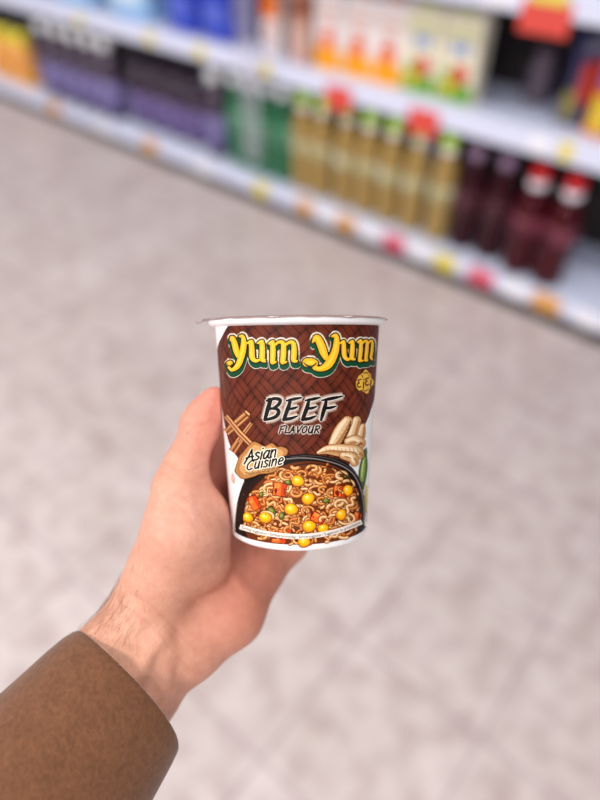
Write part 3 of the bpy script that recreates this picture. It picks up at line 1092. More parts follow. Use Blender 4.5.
for a in [(280, 489, 10, 11, .1), (339, 491, 9, 9.5, .05), (255, 502.5, 7, 12, -.5), (317.5, 518, 10, 7.5, .5), (356, 517, 6, 8, .4), (285, 532, 10, 5, -.1), (279, 540.5, 11, 3.4, .05), (247, 497, 3, 6, -.3)]:
    carrot(a[0], a[1], a[2] * 1.2, a[3] * 1.15, a[4])
for a in [(325.5, 500.5, 3.6, 2.2, -.3), (282, 515.5, 2.6, 3.4, .3), (272, 510.5, 4.6, 3.0, .7), (288, 482, 3.2, 2.2, .3), (350.5, 496, 2.0, 2.8, 0), (345, 476, 2.5, 1.6, .6), (262, 494, 2, 2.6, .2)]:
    pea(*a)
many(16)
for a in [(298, 480.5, 6.2), (308, 498, 6.4, -.5), (291.5, 508.5, 6.6, .2), (266.5, 517, 6.2, .2), (309, 525.5, 6.6, -.2), (340, 514, 5.6, -1.0), (346.4, 490, 5.4, 1.5, 1.0), (249.5, 517, 5.4, .6), (322.5, 528, 5.4, -.5), (304, 541, 6, 0.0, 1.0)]:
    corn(*a)
KS = bw.k
for k in range(30):
    bw.k = KS
    x, y = nr.uniform(245, 358), nr.uniform(466, 538)
    if inside([(x, y)])[0]: blob(x, y, nr.uniform(.5, 1.1), nr.uniform(.4, .8), nr.uniform(0, 3), [(1, 0, 0, nr.choice([(228, 130, 50), (250, 226, 180), (240, 180, 110)]))])
# keep the left inner dark of the bowl, gloss lines on its rim
bw.stroke([(p[0], p[1], 4.2) for p in T2([(150, 318), (152, 270), (160, 226), (182, 184), (214, 154)])], (34, 18, 12), caps=False)
gl = T2([(490, 290), (491, 250), (483, 200), (462, 155), (425, 128), (370, 112), (320, 107), (275, 110)])
bw.stroke([(p[0], p[1], 1.1) for p in gl], (128, 120, 118), caps=False)
gl = T2([(497.5, 290), (498, 250), (492, 205), (474, 160), (440, 128), (395, 109), (340, 101), (290, 104)])
bw.stroke([(p[0], p[1], .5) for p in gl], (88, 80, 78), caps=False)
gl = T2([(478, 285), (478, 250), (466, 198), (440, 157), (400, 134), (345, 124), (300, 128)])
bw.stroke([(p[0], p[1], 1.0) for p in gl], (44, 26, 20), caps=False)
# pale serving strip
sp = [(242, 526.2), (262, 531.6), (285, 535.0), (302, 535.6), (320, 533.8), (340, 529.2), (359.5, 521.4)]
bw.stroke([(x, y, 5.0) for x, y in sp], (238, 226, 216), caps=False)
BW_TOP = bw.base + (bw.k + 2) * 1.5e-5
bw.build('noodle_picture', M_ink)


# tiny lines of print from the built-in font, bent on to the wall
def text_mesh(s):
    cu = bpy.data.curves.new('t', 'FONT'); cu.body = s; cu.resolution_u = 2
    ob = bpy.data.objects.new('t', cu); COL.objects.link(ob)
    dg = bpy.context.evaluated_depsgraph_get()
    me = bpy.data.meshes.new_from_object(ob.evaluated_get(dg))
    P = np.zeros(len(me.vertices) * 3); me.vertices.foreach_get('co', P); P = P.reshape(-1, 3)[:, :2]
    fa = [tuple(p.vertices) for p in me.polygons]
    bpy.data.objects.remove(ob); bpy.data.curves.remove(cu); bpy.data.meshes.remove(me)
    return P, fa


def text_on(inkb, s, path, size, rgb, slant=0.0, bold=0.0):
    P, fa = text_mesh(s)
    P = P - [P[:, 0].min(), 0]
    C_ = catmull(np.array(path, float), 12)
    seg = np.r_[0, np.cumsum(np.linalg.norm(np.diff(C_, axis=0), axis=1))]
    u = P[:, 0] / P[:, 0].max() * seg[-1]
    x, y = np.interp(u, seg, C_[:, 0]), np.interp(u, seg, C_[:, 1])
    gx, gy = np.interp(u, seg, np.gradient(C_[:, 0], seg)), np.interp(u, seg, np.gradient(C_[:, 1], seg))
    g = np.hypot(gx, gy); gx, gy = gx / g, gy / g
    hh = P[:, 1] * size
    inkb.add(np.stack([x + gy * hh + gx * hh * slant, y - gx * hh + gy * hh * slant], 1), fa, (*lin(rgb), 1))


sv_ = Ink(BW_TOP)
text_on(sv_, 'Serving suggestion / Serveervoorschlag / Serviersuggestie / Suggestion de présentation', [(243.5, 528.0), (262, 533.0), (285, 536.6), (302, 537.2), (320, 535.4), (340, 530.6), (358.5, 523.2)], 4.0, (40, 34, 40))
sv_.build('serving_note', M_ink)

# ---- brand lettering
br = Ink(1.0e-4)
A_ = lambda pts: c1(pts, 195, 310, fat=1.0)
B_ = lambda pts: c1(pts, 290, 310, fat=1.0)
L1 = [
    A_([(203, 176, 6), (214, 158, 26), (228, 190, 34), (238, 232, 34), (248, 262, 26)]),
    A_([(258, 150, 14), (276, 152, 22), (280, 200, 34), (268, 262, 36), (246, 318, 32), (214, 342, 20), (196, 328, 16)]),
    A_([(196, 306, 30), (204, 303, 30)]),
    A_([(306, 192, 8), (322, 182, 26), (326, 225, 32), (328, 268, 32), (346, 290, 22), (372, 284, 14)]),
    A_([(366, 192, 8), (382, 182, 26), (386, 228, 32), (386, 280, 30), (402, 294, 12)]),
    A_([(428, 196, 8), (442, 184, 24), (446, 230, 32), (444, 296, 30)]),
    A_([(448, 210, 10), (478, 184, 18), (504, 190, 26), (506, 240, 32), (502, 296, 30)]),
    A_([(506, 212, 10), (536, 186, 18), (562, 190, 26), (566, 240, 32), (564, 284, 30), (582, 294, 12)]),
    A_([(436, 300, 8), (456, 298, 10)]), A_([(494, 300, 8), (514, 298, 10)]),
]
L2 = [
    B_([(128, 186, 8), (150, 158, 36), (172, 190, 44), (190, 240, 44), (204, 272, 32)]),
    B_([(240, 150, 14), (262, 148, 26), (264, 196, 36), (250, 254, 44), (216, 312, 48), (172, 336, 30), (140, 330, 26)]),
    B_([(96, 300, 50), (126, 302, 52), (138, 304, 44)]),
    B_([(290, 192, 8), (304, 184, 22), (306, 226, 28), (310, 264, 26), (326, 282, 20), (346, 276, 12)]),
    B_([(338, 190, 8), (354, 182, 22), (354, 226, 28), (352, 272, 26), (368, 284, 10)]),
    B_([(388, 188, 8), (402, 176, 20), (402, 226, 24), (396, 288, 23)]),
    B_([(404, 204, 8), (424, 178, 14), (438, 184, 18), (436, 230, 22), (430, 286, 20)]),
    B_([(440, 202, 8), (456, 178, 12), (468, 182, 15), (466, 230, 17), (460, 272, 16), (468, 284, 8)]),
]
def serif(x, y0, y1, k):
    return [[(x - 26 * k, y0 + 16, 6 * k), (x - 10 * k, y0 + 6, 15 * k), (x + 4 * k, y0 + 2, 18 * k)], [(x, y1 - 6, 18 * k), (x + 12 * k, y1 + 2, 13 * k), (x + 22 * k, y1 - 4, 6 * k)]]


for x, y0, y1 in ((322, 176, 262), (382, 176, 286), (444, 178, 298), (504, 190, 298), (564, 190, 292)):
    a, b = serif(x, y0, y1, 1.0)
    if y0 < 186: L1.append(A_(a))
    if x != 322: L1.append(A_(b))
for x, y0, y1, k in ((304, 176, 262, .85), (354, 174, 280, .8), (401, 170, 290, .75), (432, 190, 288, .6), (461, 190, 280, .45)):
    a, b = serif(x, y0, y1, k)
    if y0 < 186: L2.append(B_(a))
    if x != 304: L2.append(B_(b))
LT = L1 + L2
for p in LT: br.stroke(p, (236, 214, 190), grow=2.3, soft=.8, step=False)
br.k += 1
for sh in ((.5, 4.7), (.3, 3.0), (.1, 1.4)):
    for p in LT: br.stroke(p, (244, 236, 220), grow=1.6, shift=sh, step=False)
    br.k += 1
for p in LT: br.stroke(p, (244, 236, 220), grow=1.75, step=False)
br.k += 1
for sh in ((.6, 4.5), (.5, 3.4), (.4, 2.3), (.2, 1.2), (0, .5)):
    for p in LT: br.stroke(p, (8, 70, 42), grow=1.3, shift=sh, step=False)
    br.k += 1
for p in L1[:3]: br.stroke(p, (10, 74, 46), grow=1.0, shift=(-1.2, 2.0), step=False)
for p in L2[:3]: br.stroke(p, (10, 74, 46), grow=1.0, shift=(-1.8, 2.6), step=False)
br.k += 1
for p in LT: br.stroke(p, (14, 14, 10), grow=1.2, step=False)
br.k += 1
for p in LT: br.stroke(p, (250, 180, 26), grow=-.1, step=False)
br.k += 1
for p in LT: br.stroke([(x - .3, y - .35, w_ * .35) for x, y, w_ in p], (255, 204, 62), step=False, caps=False)
br.k += 1
br.stroke(B_([(78, 300, 5), (98, 318, 10), (126, 322, 10), (152, 302, 5)]), (16, 60, 40))
br.stroke(A_([(184, 304, 3), (192, 316, 6), (206, 318, 6), (216, 306, 3)]), (120, 80, 10))
br.build('brand_lettering', M_ink)

# small round yellow badge under the brand lettering
bd = Ink(1.0e-4)
for p in [[(432, 352, 22), (432, 372, 60), (426, 400, 86), (424, 430, 92), (432, 450, 60), (438, 468, 20)], [(388, 420, 34), (404, 430, 50), (452, 420, 40), (462, 408, 30)]]:
    bd.stroke(B_(p), (236, 186, 66))
for p in [[(404, 396, 8), (388, 402, 8), (394, 418, 8), (384, 420, 7), (388, 440, 8), (402, 438, 8)], [(420, 412, 8), (418, 446, 8)], [(420, 396, 8), (421, 399, 8)],
          [(446, 388, 8), (432, 394, 8), (438, 408, 7), (430, 412, 7), (434, 430, 8), (448, 424, 8)], [(462, 400, 7), (458, 436, 7)], [(463, 386, 7), (464, 388, 7)],
          [(420, 364, 5), (430, 356, 6), (444, 362, 5)], [(410, 456, 4), (430, 462, 5), (446, 450, 4)], [(372, 412, 5), (376, 444, 5), (392, 462, 5), (410, 458, 4)], [(404, 372, 4), (414, 378, 4), (410, 388, 4)], [(446, 372, 4), (456, 380, 4)]]:
    bd.stroke(B_(p), (104, 44, 18))
bd.build('round_badge', M_ink)

# ---- BEEF FLAVOUR
bf = Ink(1.0e-4)
big = [T3([(338, 112, 16), (346, 118, 20), (330, 175, 20), (316, 226, 16)]),
       T3([(326, 118, 10), (370, 106, 16), (400, 112, 17), (398, 134, 17), (372, 156, 14), (346, 166, 10)]),
       T3([(350, 162, 10), (384, 166, 16), (394, 186, 18), (372, 212, 17), (316, 228, 12)]),
       T3([(462, 110, 12), (450, 150, 19), (436, 190, 19), (424, 224, 17)]), T3([(438, 118, 9), (480, 108, 15), (524, 100, 8)]),
       T3([(444, 166, 10), (474, 162, 14), (502, 152, 7)]), T3([(422, 226, 16), (466, 218, 15), (502, 204, 7)]),
       T3([(566, 110, 12), (556, 150, 19), (542, 190, 19), (530, 222, 17)]), T3([(544, 116, 9), (590, 108, 15), (628, 99, 8)]),
       T3([(550, 164, 10), (580, 160, 14), (610, 150, 7)]), T3([(528, 226, 16), (572, 218, 15), (606, 204, 7)]),
       T4([(206, 110, 12), (198, 150, 19), (186, 190, 18), (176, 230, 12)]), T4([(180, 116, 8), (230, 106, 16), (300, 91, 7)]),
       T4([(194, 162, 10), (226, 158, 14), (262, 149, 7)])]
x0 = 398


def lt(pts, dx, wd=9.4):
    return T3([(x0 + dx + x * 30 + (1 - y) * 9, 262 + y * 40, wd) for x, y in pts])


small = [lt([(.1, 0), (.0, 1.05)], 0), lt([(.0, .05), (.85, -.05)], 0), lt([(.05, .5), (.6, .42)], 0),
         lt([(.1, 0), (.0, 1.0)], 31), lt([(.0, 1.0), (.65, .9)], 31),
         lt([(.0, 1.05), (.5, 0)], 57), lt([(.5, 0), (.85, 1.0)], 57), lt([(.2, .65), (.75, .6)], 57),
         lt([(.1, 0), (.35, 1.0)], 92), lt([(.35, 1.0), (.95, -.05)], 92),
         lt([(.5, .05), (.1, .3), (.05, .75), (.35, 1.0), (.75, .75), (.8, .3), (.5, .05)], 125),
         lt([(.1, .02), (.0, .65), (.25, 1.0), (.6, .8), (.75, .0)], 161), lt([(.75, .0), (.75, 1.0)], 161),
         lt([(.1, 0), (.0, 1.02)], 197), lt([(.02, .05), (.6, .0), (.75, .28), (.2, .52)], 197), lt([(.3, .5), (.85, 1.02)], 197)]
for p in big: bf.stroke(p, (240, 214, 196), grow=.9, soft=3.0, a=.8, step=True)
for p in small: bf.stroke(p, (230, 196, 176), grow=.3, soft=1.3, a=.8, step=True)
big = [[(x, y, w_ * 1.3) for x, y, w_ in p] for p in big]
for p in big: bf.stroke(p, (252, 244, 238), grow=.42, step=False)
for p in small: bf.stroke(p, (246, 234, 226), grow=.25, step=False)
bf.k += 1
for p in big + small: bf.stroke(p, (16, 10, 10), step=False)
bf.build('flavour_lettering', M_ink)

# ---- slogan badge
sg = Ink(BW_TOP)
bp_ = T2([(140, 128), (148, 104), (158, 92), (172, 74), (186, 62), (200, 66), (216, 74), (236, 66), (250, 76), (264, 76), (279, 84), (276, 98), (266, 104), (260, 122), (248, 142), (226, 150), (204, 152), (184, 160), (158, 166), (146, 158), (136, 144)])
bpc = [tuple(p) for p in catmull(np.array(bp_ + [bp_[0]]), 5)[:-1]]
ctr = np.mean(bpc, axis=0)
sg.poly([tuple(ctr + (np.array(p) - ctr) * 1.035) for p in bpc], (120, 70, 34))
sg.poly(bpc, (182, 122, 66))
sg.poly([tuple(ctr + (np.array(p) - ctr) * .84) for p in bpc], (206, 156, 98))
T2w = lambda pts, w_: [(p[0] / 2.857 + 190, p[1] / 2.857 + 420, w_) for p in pts]


def word(items, org, ux, uy, sz, wd):
    """stroke letters; org baseline start in crop coords, ux advance direction, uy up direction"""
    out = []
    for ch, adv in items:
        for st in GLY[ch]:
            out.append(T2w([(org[0] + (adv + x * sz) * ux[0] + y * sz * uy[0], org[1] + (adv + x * sz) * ux[1] + y * sz * uy[1]) for x, y in st], wd))
    return out


ell = lambda cx, cy, rx, ry, a, b: [(cx + rx * math.cos(math.radians(t)), cy + ry * math.sin(math.radians(t))) for t in np.linspace(a, b, 9)]
GLY = {
    's': [[(.5, .85), (.25, 1.0), (.05, .8), (.25, .55), (.5, .35), (.35, .05), (.0, .08)]],
    'i': [[(.1, .95), (.1, 0)], [(.12, 1.35), (.13, 1.4)]],
    'a': [[(.6, .9), (.3, 1.0), (.05, .55), (.15, .05), (.4, .1), (.62, .6)], [(.65, 1.0), (.62, .2), (.75, 0)]],
    'n': [[(.05, 1.0), (.05, 0)], [(.07, .6), (.3, .95), (.55, .85), (.58, 0)]],
    'u': [[(.08, 1.0), (.05, .3), (.25, .02), (.5, .25), (.58, .9)], [(.6, 1.0), (.6, 0)]],
    'e': [[(.08, .5), (.58, .62), (.5, .95), (.2, .95), (.03, .5), (.15, .06), (.55, .12)]],
    'A': [[(.45, 1.45), (.2, .6), (-.15, -.25)], [(.45, 1.45), (.62, .7), (.8, .0)], [(-.05, .45), (.4, .55), (.8, .55)]],
    'C': [[(.85, 1.15), (.5, 1.3), (.12, .85), (.08, .3), (.4, -.02), (.8, .15)]],
}
ux, uy = (math.cos(-.17), math.sin(-.17)), (.20, -.98)
wds = word([('A', 0), ('s', 23), ('i', 39), ('a', 47), ('n', 67)], (165, 118), ux, uy, 23, 1.75) + \
    word([('C', 0), ('u', 22), ('i', 40), ('s', 48), ('i', 62), ('n', 70), ('e', 88)], (166, 142), ux, uy, 20, 1.6)
for p in wds: sg.stroke(p, (250, 238, 220), grow=.8, step=False)
sg.k += 1
for p in wds: sg.stroke(p, (14, 10, 12), step=False)
sg.k += 1
text_on(sg, "Thailand's Original!", [tuple(p) for p in T2([(163, 157), (190, 152), (220, 145), (246, 137)])], 4.2, (40, 24, 18), slant=.25)
sg.build('slogan_badge', M_ink)

# ------------------------------------------------------------------ the person's hand and forearm
PR = []        # (a, b, ra, rb, group)


def cp(phi, h, extra):
    """beside the cup: phi 0 = left of it, 90 = behind it, 180 = right of it"""
    a = math.radians(phi)
    r = R0 + KR * h + extra
    return P_BOT + AX * h + r * (-math.cos(a) * E1 - math.sin(a) * E2)


def cone(a, ra, b, rb, k=.010, g='palm'):
    PR.append((np.asarray(a), ra / 1000, np.asarray(b), rb / 1000, k, g))


# frame of the cuff: along the arm, across it, towards the viewer
AXS = sv(125, 690, .334) - sv(125 - .735 * 200, 690 + .678 * 200, .293)
AXS /= np.linalg.norm(AXS)
S1 = np.array([.68, -.74, 0]); S1 -= AXS * (S1 @ AXS); S1 /= np.linalg.norm(S1)
S2 = np.cross(S1, AXS); S2 = S2 if S2[2] > 0 else -S2
C0 = sv(126, 691, .334)


def arm_pt(s, o, t=0.0):
    return C0 + AXS * s + S1 * (o + .10 * -s) + S2 * t


# forearm and wrist
W_R, W_U, W_M = sv(106.5, 656, .336), sv(143.5, 694, .341), sv(125, 675, .336)
for o, t, wr in ((-.0135, .001, W_R), (.0135, 0, W_U), (0, .002, W_M)):
    cone(arm_pt(-.23, o * 1.3, t), 25, arm_pt(-.04, o, t), 21)
    cone(arm_pt(-.04, o, t), 21, wr, 18.2)
cone(W_R, 18.2, sv(141, 617, .345), 18)
cone(W_U, 18.0, sv(180, 650, .352), 17)
cone(W_M, 18, sv(165, 628, .348), 17)
# thenar and thumb
cone(sv(141, 617, .345), 18, sv(166, 570, .342), 20)
cone(sv(158, 590, .344), 18, sv(185, 528, .336), 21.5)
cone(sv(185, 528, .336), 21.5, sv(182, 487, .338), 15.2)
cone(sv(200, 560, .346), 18, sv(199, 518, .340), 16.5, k=.007)
cone(sv(181.5, 487, .338), 14.6, sv(186, 464, .340), 11.0, k=.007)
cone(sv(186, 464, .340), 11.0, sv(199.3, 431, .344), 10.6, k=.005)
cone(sv(199.3, 431, .344), 10.6, sv(200.5, 421, .344), 10.3, k=.003)
cone(sv(200.5, 423, .344), 10.4, sv(209.0, 411, .3455), 9.2, k=.004)
cone(sv(209.0, 411, .3455), 9.2, sv(215, 398.5, .3465), 7.0, k=.005)
# palm: metacarpals to the knuckles behind the cup
MCP = {'index': (30, .045), 'middle': (46, .031), 'ring': (62, .015), 'little': (84, .000)}
mp = {k: cp(a, h, .0115 if k != 'little' else .010) for k, (a, h) in MCP.items()}
cone(sv(160, 600, .352), 16, mp['index'], 11.5)
cone(sv(172, 615, .355), 17, mp['middle'], 12)
cone(sv(185, 630, .356), 17, mp['ring'], 12)
cone(sv(192, 645, .354), 16, mp['little'], 11.5)
# hypothenar
cone(sv(186, 649, .352), 17.4, sv(230, 613, .362), 18.5)
cone(sv(230, 613, .362), 18.5, sv(256, 568, .374), 16.5)
cone(sv(258, 565, .376), 15.5, sv(287, 542, .386), 11.5)
cone(sv(287, 542, .386), 11.5, mp['little'], 12.0)
cone(sv(205, 580, .362), 17, sv(235, 548, .378), 14)
cone(sv(190, 530, .362), 13, mp['index'] , 10, k=.006)
# four fingers around the back of the cup
SEG = {'index': (40, 24, 20, 8.2, 6.9), 'middle': (42, 26, 21, 8.4, 6.9), 'ring': (39, 24, 20, 8.0, 6.7), 'little': (30, 17, 16, 7.2, 5.9)}
nails = []
for kf in ('index', 'middle', 'ring', 'little'):
    phi, h = MCP[kf]
    a_, b_, c_, r_a, r_b = SEG[kf]
    p = mp[kf]
    rr = 10.5 if kf != 'little' else 9.5
    ext = .0105
    for i, (ln, r_n) in enumerate(((a_, r_a), (b_, (r_a + r_b) / 2), (c_, r_b))):
        h2 = h + ln / 1000 * .60
        dphi = math.degrees(ln / 1000 * .76 / (R0 + KR * h + .010))
        phi2 = phi + dphi
        q = cp(phi2, h2, (r_n + .4) / 1000)
        cone(p, rr, q, r_n, k=.004, g=kf)
        pv, p, rr, h, phi = p, q, r_n, h2, phi2
    out = cp(phi, h, .03) - cp(phi, h, 0); out /= np.linalg.norm(out)
    d = p - pv; d /= np.linalg.norm(d)
    nails.append((p + d * .001, d, out, r_b / 1000))
# tendons, vein ridge on the wrist
tend = [
    (sv(128, 690, .3160), 3.2, sv(161, 634, .3288), 2.8),
    (sv(148, 713, .3222), 2.7, sv(170, 650, .3322), 2.3),
    (sv(163, 712, .3265), 2.0, sv(165, 640, .331), 1.8),
]

lo = np.min([np.minimum(p[0] - p[1], p[2] - p[3]) for p in PR], 0) - .006
hi = np.max([np.maximum(p[0] + p[1], p[2] + p[3]) for p in PR], 0) + .006
VX = .00125
dims = np.ceil((hi - lo) / VX).astype(int) + 1
gx, gy, gz = [lo[i] + VX * np.arange(dims[i]) for i in range(3)]
BIG = .03


def smin(a, b, k):
    h = np.clip(.5 + .5 * (b - a) / k, 0, 1)
    return b + (a - b) * h - k * h * (1 - h)


def sub(a, ra, b, rb, pad):
    m0 = np.minimum(a - ra, b - rb) - pad; m1 = np.maximum(a + ra, b + rb) + pad
    i0 = np.clip(np.floor((m0 - lo) / VX).astype(int), 0, dims); i1 = np.clip(np.ceil((m1 - lo) / VX).astype(int) + 1, 0, dims)
    return tuple(slice(i0[i], i1[i]) for i in range(3))


def dist(sl, a, ra, b, rb):
    X, Y, Z = gx[sl[0]][:, None, None], gy[sl[1]][None, :, None], gz[sl[2]][None, None, :]
    ba = b - a
    t = np.clip(((X - a[0]) * ba[0] + (Y - a[1]) * ba[1] + (Z - a[2]) * ba[2]) / (ba @ ba), 0, 1)
    return np.sqrt((X - a[0] - t * ba[0]) ** 2 + (Y - a[1] - t * ba[1]) ** 2 + (Z - a[2] - t * ba[2]) ** 2) - (ra + (rb - ra) * t)


fields = {}
for (a, ra, b, rb, k, g) in PR:
    if g not in fields: fields[g] = np.full(dims, BIG, dtype=np.float32)
    sl = sub(a, ra, b, rb, BIG)
    fields[g][sl] = smin(fields[g][sl], dist(sl, a, ra, b, rb).astype(np.float32), k)
FLD = fields.pop('palm')
fing = None
for g, fv in fields.items():
    fing = fv if fing is None else smin(fing, fv, .0012)
FLD = smin(FLD, fing, .006)
for (a, ra, b, rb) in tend:
    ra, rb = ra / 1000, rb / 1000
    sl = sub(a, ra, b, rb, .02)
    FLD[sl] = smin(FLD[sl], dist(sl, a, ra, b, rb).astype(np.float32), .007)


def groove(pts, r, depth):
    P = catmull(np.array(pts), 5)
    for i in range(len(P) - 1):
        a, b = P[i], P[i + 1]
        sl = sub(a, r, b, r, .006)
        d = dist(sl, a, r, b, r)
        FLD[sl] += (depth * np.exp(-(np.maximum(d, 0) / .0016) ** 2)).astype(np.float32) * 0.5


# carve the cup out so that skin and wall meet exactly
GX, GY, GZ = np.meshgrid(gx - P_BOT[0], gy - P_BOT[1], gz - P_BOT[2], indexing='ij')
hh = GX * AX[0] + GY * AX[1] + GZ * AX[2]
rad = np.sqrt(np.maximum(GX ** 2 + GY ** 2 + GZ ** 2 - hh ** 2, 0))
cupd = np.maximum(rad - (R0 + KR * hh) - .0004, -hh - .0010)
FLD = np.maximum(FLD, (-cupd).astype(np.float32))
del GX, GY, GZ, hh, rad, cupd


def surface_nets(Fv):
    S = Fv < 0
    c = [S[i:S.shape[0] - 1 + i, j:S.shape[1] - 1 + j, k:S.shape[2] - 1 + k] for i in (0, 1) for j in (0, 1) for k in (0, 1)]
    cnt = sum(q.astype(np.int8) for q in c)
    act = (cnt > 0) & (cnt < 8)
    idx = np.argwhere(act)
    num = np.full(act.shape, -1, np.int32); num[act] = np.arange(len(idx))
    cor = np.array([(i, j, k) for i in (0, 1) for j in (0, 1) for k in (0, 1)])
    val = np.stack([Fv[idx[:, 0] + o[0], idx[:, 1] + o[1], idx[:, 2] + o[2]] for o in cor], 1)
    acc = np.zeros((len(idx), 3)); n = np.zeros(len(idx))
    for i in range(8):
        for j in range(i + 1, 8):
            if np.abs(cor[i] - cor[j]).sum() != 1: continue
            m = (val[:, i] < 0) != (val[:, j] < 0)
            t = np.where(m, val[:, i] / (val[:, i] - val[:, j] + 1e-20), 0)
            acc += np.where(m[:, None], cor[i] + t[:, None] * (cor[j] - cor[i]), 0); n += m
    V = idx + acc / n[:, None]
    quads = []
    for ax in range(3):
        b, c2 = (ax + 1) % 3, (ax + 2) % 3
        s0 = [slice(None)] * 3; s1 = [slice(None)] * 3
        s0[ax] = slice(0, -1); s1[ax] = slice(1, None)
        A, B = S[tuple(s0)], S[tuple(s1)]
        e = np.argwhere(A != B)
        e = e[(e[:, b] > 0) & (e[:, c2] > 0) & (e[:, b] < S.shape[b] - 1) & (e[:, c2] < S.shape[c2] - 1)]
        fl_ = A[e[:, 0], e[:, 1], e[:, 2]]
        db, dc = np.zeros(3, int), np.zeros(3, int); db[b] = 1; dc[c2] = 1
        g = lambda o: num[tuple((e - o).T)]
        q = np.stack([g(db + dc), g(dc), g(0 * db), g(db)], 1)
        q[~fl_] = q[~fl_][:, ::-1]
        quads.append(q)
    return V, np.concatenate(quads)


hv, hq = surface_nets(FLD)
HP = lo + hv * VX                                        # survey frame
keep = (hq >= 0).all(1)
hq = hq[keep]
# relax a little
nb = np.zeros((len(HP), 3)); nc = np.zeros(len(HP))
ed = np.concatenate([hq[:, [0, 1]], hq[:, [1, 2]], hq[:, [2, 3]], hq[:, [3, 0]]])
for _ in range(3):
    nb[:] = 0; nc[:] = 0
    for a_, b_ in ((0, 1), (1, 0)):
        np.add.at(nb, ed[:, a_], HP[ed[:, b_]]); np.add.at(nc, ed[:, a_], 1)
    HP = HP * .5 + .5 * nb / np.maximum(nc, 1)[:, None]

WR = to_world(sv(125, 675, .338))
hand_me = pydata('person', to_world(HP) - WR, hq)
# skin tones: redder thumb tip and palm, shade painted on palm and thumb gap, paler mound, bluish veins, one mole
zz = -HP[:, 2]
sxp = 300 + HP[:, 0] / zz * F_PX
syp = 400 - HP[:, 1] / zz * F_PX


def seg_d(p, pts):
    d = np.full(len(p), 9.0)
    for a, b in zip(pts[:-1], pts[1:]):
        a, b = np.array(a), np.array(b); ba = b - a
        t = np.clip(((p - a) @ ba) / (ba @ ba), 0, 1)
        d = np.minimum(d, np.linalg.norm(p - a - t[:, None] * ba, axis=1))
    return d


def gm(d, s): return np.exp(-(d / s) ** 2)


base = np.tile(np.array(lin((219, 161, 138))), (len(HP), 1))


def tint(mask, rgb):
    global base
    base = base * (1 - mask[:, None]) + np.array(lin(rgb)) * mask[:, None]


tint(.75 * gm(np.linalg.norm(HP - sv(213, 402, .345), axis=1), .020), (232, 138, 122))
tint(.5 * gm(np.linalg.norm(HP - sv(205, 440, .340), axis=1), .014), (230, 150, 132))
tint(.45 * gm(np.linalg.norm(HP - sv(190, 515, .325), axis=1), .024), (224, 172, 156))
tint(.75 * gm(np.linalg.norm(HP - sv(245, 585, .360), axis=1), .040), (192, 110, 88))  # palm redness, with shade of the down-facing palm painted into the colour
tint(.8 * gm(np.linalg.norm(HP - sv(228, 480, .372), axis=1), .030), (170, 80, 66))  # painted shadow in the gap between thumb and cup
tint(.35 * gm(np.linalg.norm(HP - sv(120, 640, .322), axis=1), .026), (232, 182, 148))
vein = seg_d(HP, [sv(166, 712, .327), sv(165, 672, .329), sv(166, 640, .331), sv(160, 622, .330), sv(150, 600, .327)])
tint(.6 * gm(vein, .0019), (146, 118, 122))
vein = seg_d(HP, [sv(178, 690, .333), sv(180, 665, .334), sv(196, 640, .338)])
tint(.28 * gm(vein, .0020), (156, 124, 124))
for q in ([sv(188, 545, .316), sv(196, 520, .317), sv(192, 495, .321)], [sv(200, 560, .328), sv(214, 540, .323)]):
    tint(.16 * gm(seg_d(HP, q), .0016), (156, 126, 134))
front = (zz < .350).astype(float)
PX = np.c_[sxp, syp]
tint(.8 * gm(np.linalg.norm(PX - [187.6, 433], axis=1), 1.3) * front, (92, 50, 38))
for lw, am, pts in [(1.0, .30, [(186, 424), (194, 427), (203, 424), (210, 419)]), (1.0, .22, [(184, 430), (193, 433), (204, 430)]),
                    (1.2, .22, [(164, 462), (176, 470), (190, 471), (204, 463)]), (1.2, .18, [(160, 472), (174, 481), (190, 482), (207, 474)]),
                    (1.4, .34, [(213, 476), (219, 483), (225, 497), (230, 520)]), (1.2, .16, [(170, 500), (184, 512), (196, 530), (200, 548)]),
                    (1.2, .14, [(178, 495), (196, 508), (208, 530)]), (1.6, .24, [(128, 590), (150, 604), (172, 626), (196, 652)]),
                    (1.4, .18, [(120, 602), (142, 618), (164, 640), (184, 664)])]:
    tint(am * gm(seg_d(PX, pts), lw) * front, (176, 104, 88))
set_attr = hand_me.color_attributes.new('skin_tone_shade', 'FLOAT_COLOR', 'POINT')
set_attr.data.foreach_set('color', np.c_[base, np.ones(len(base))].astype(np.float32).ravel())


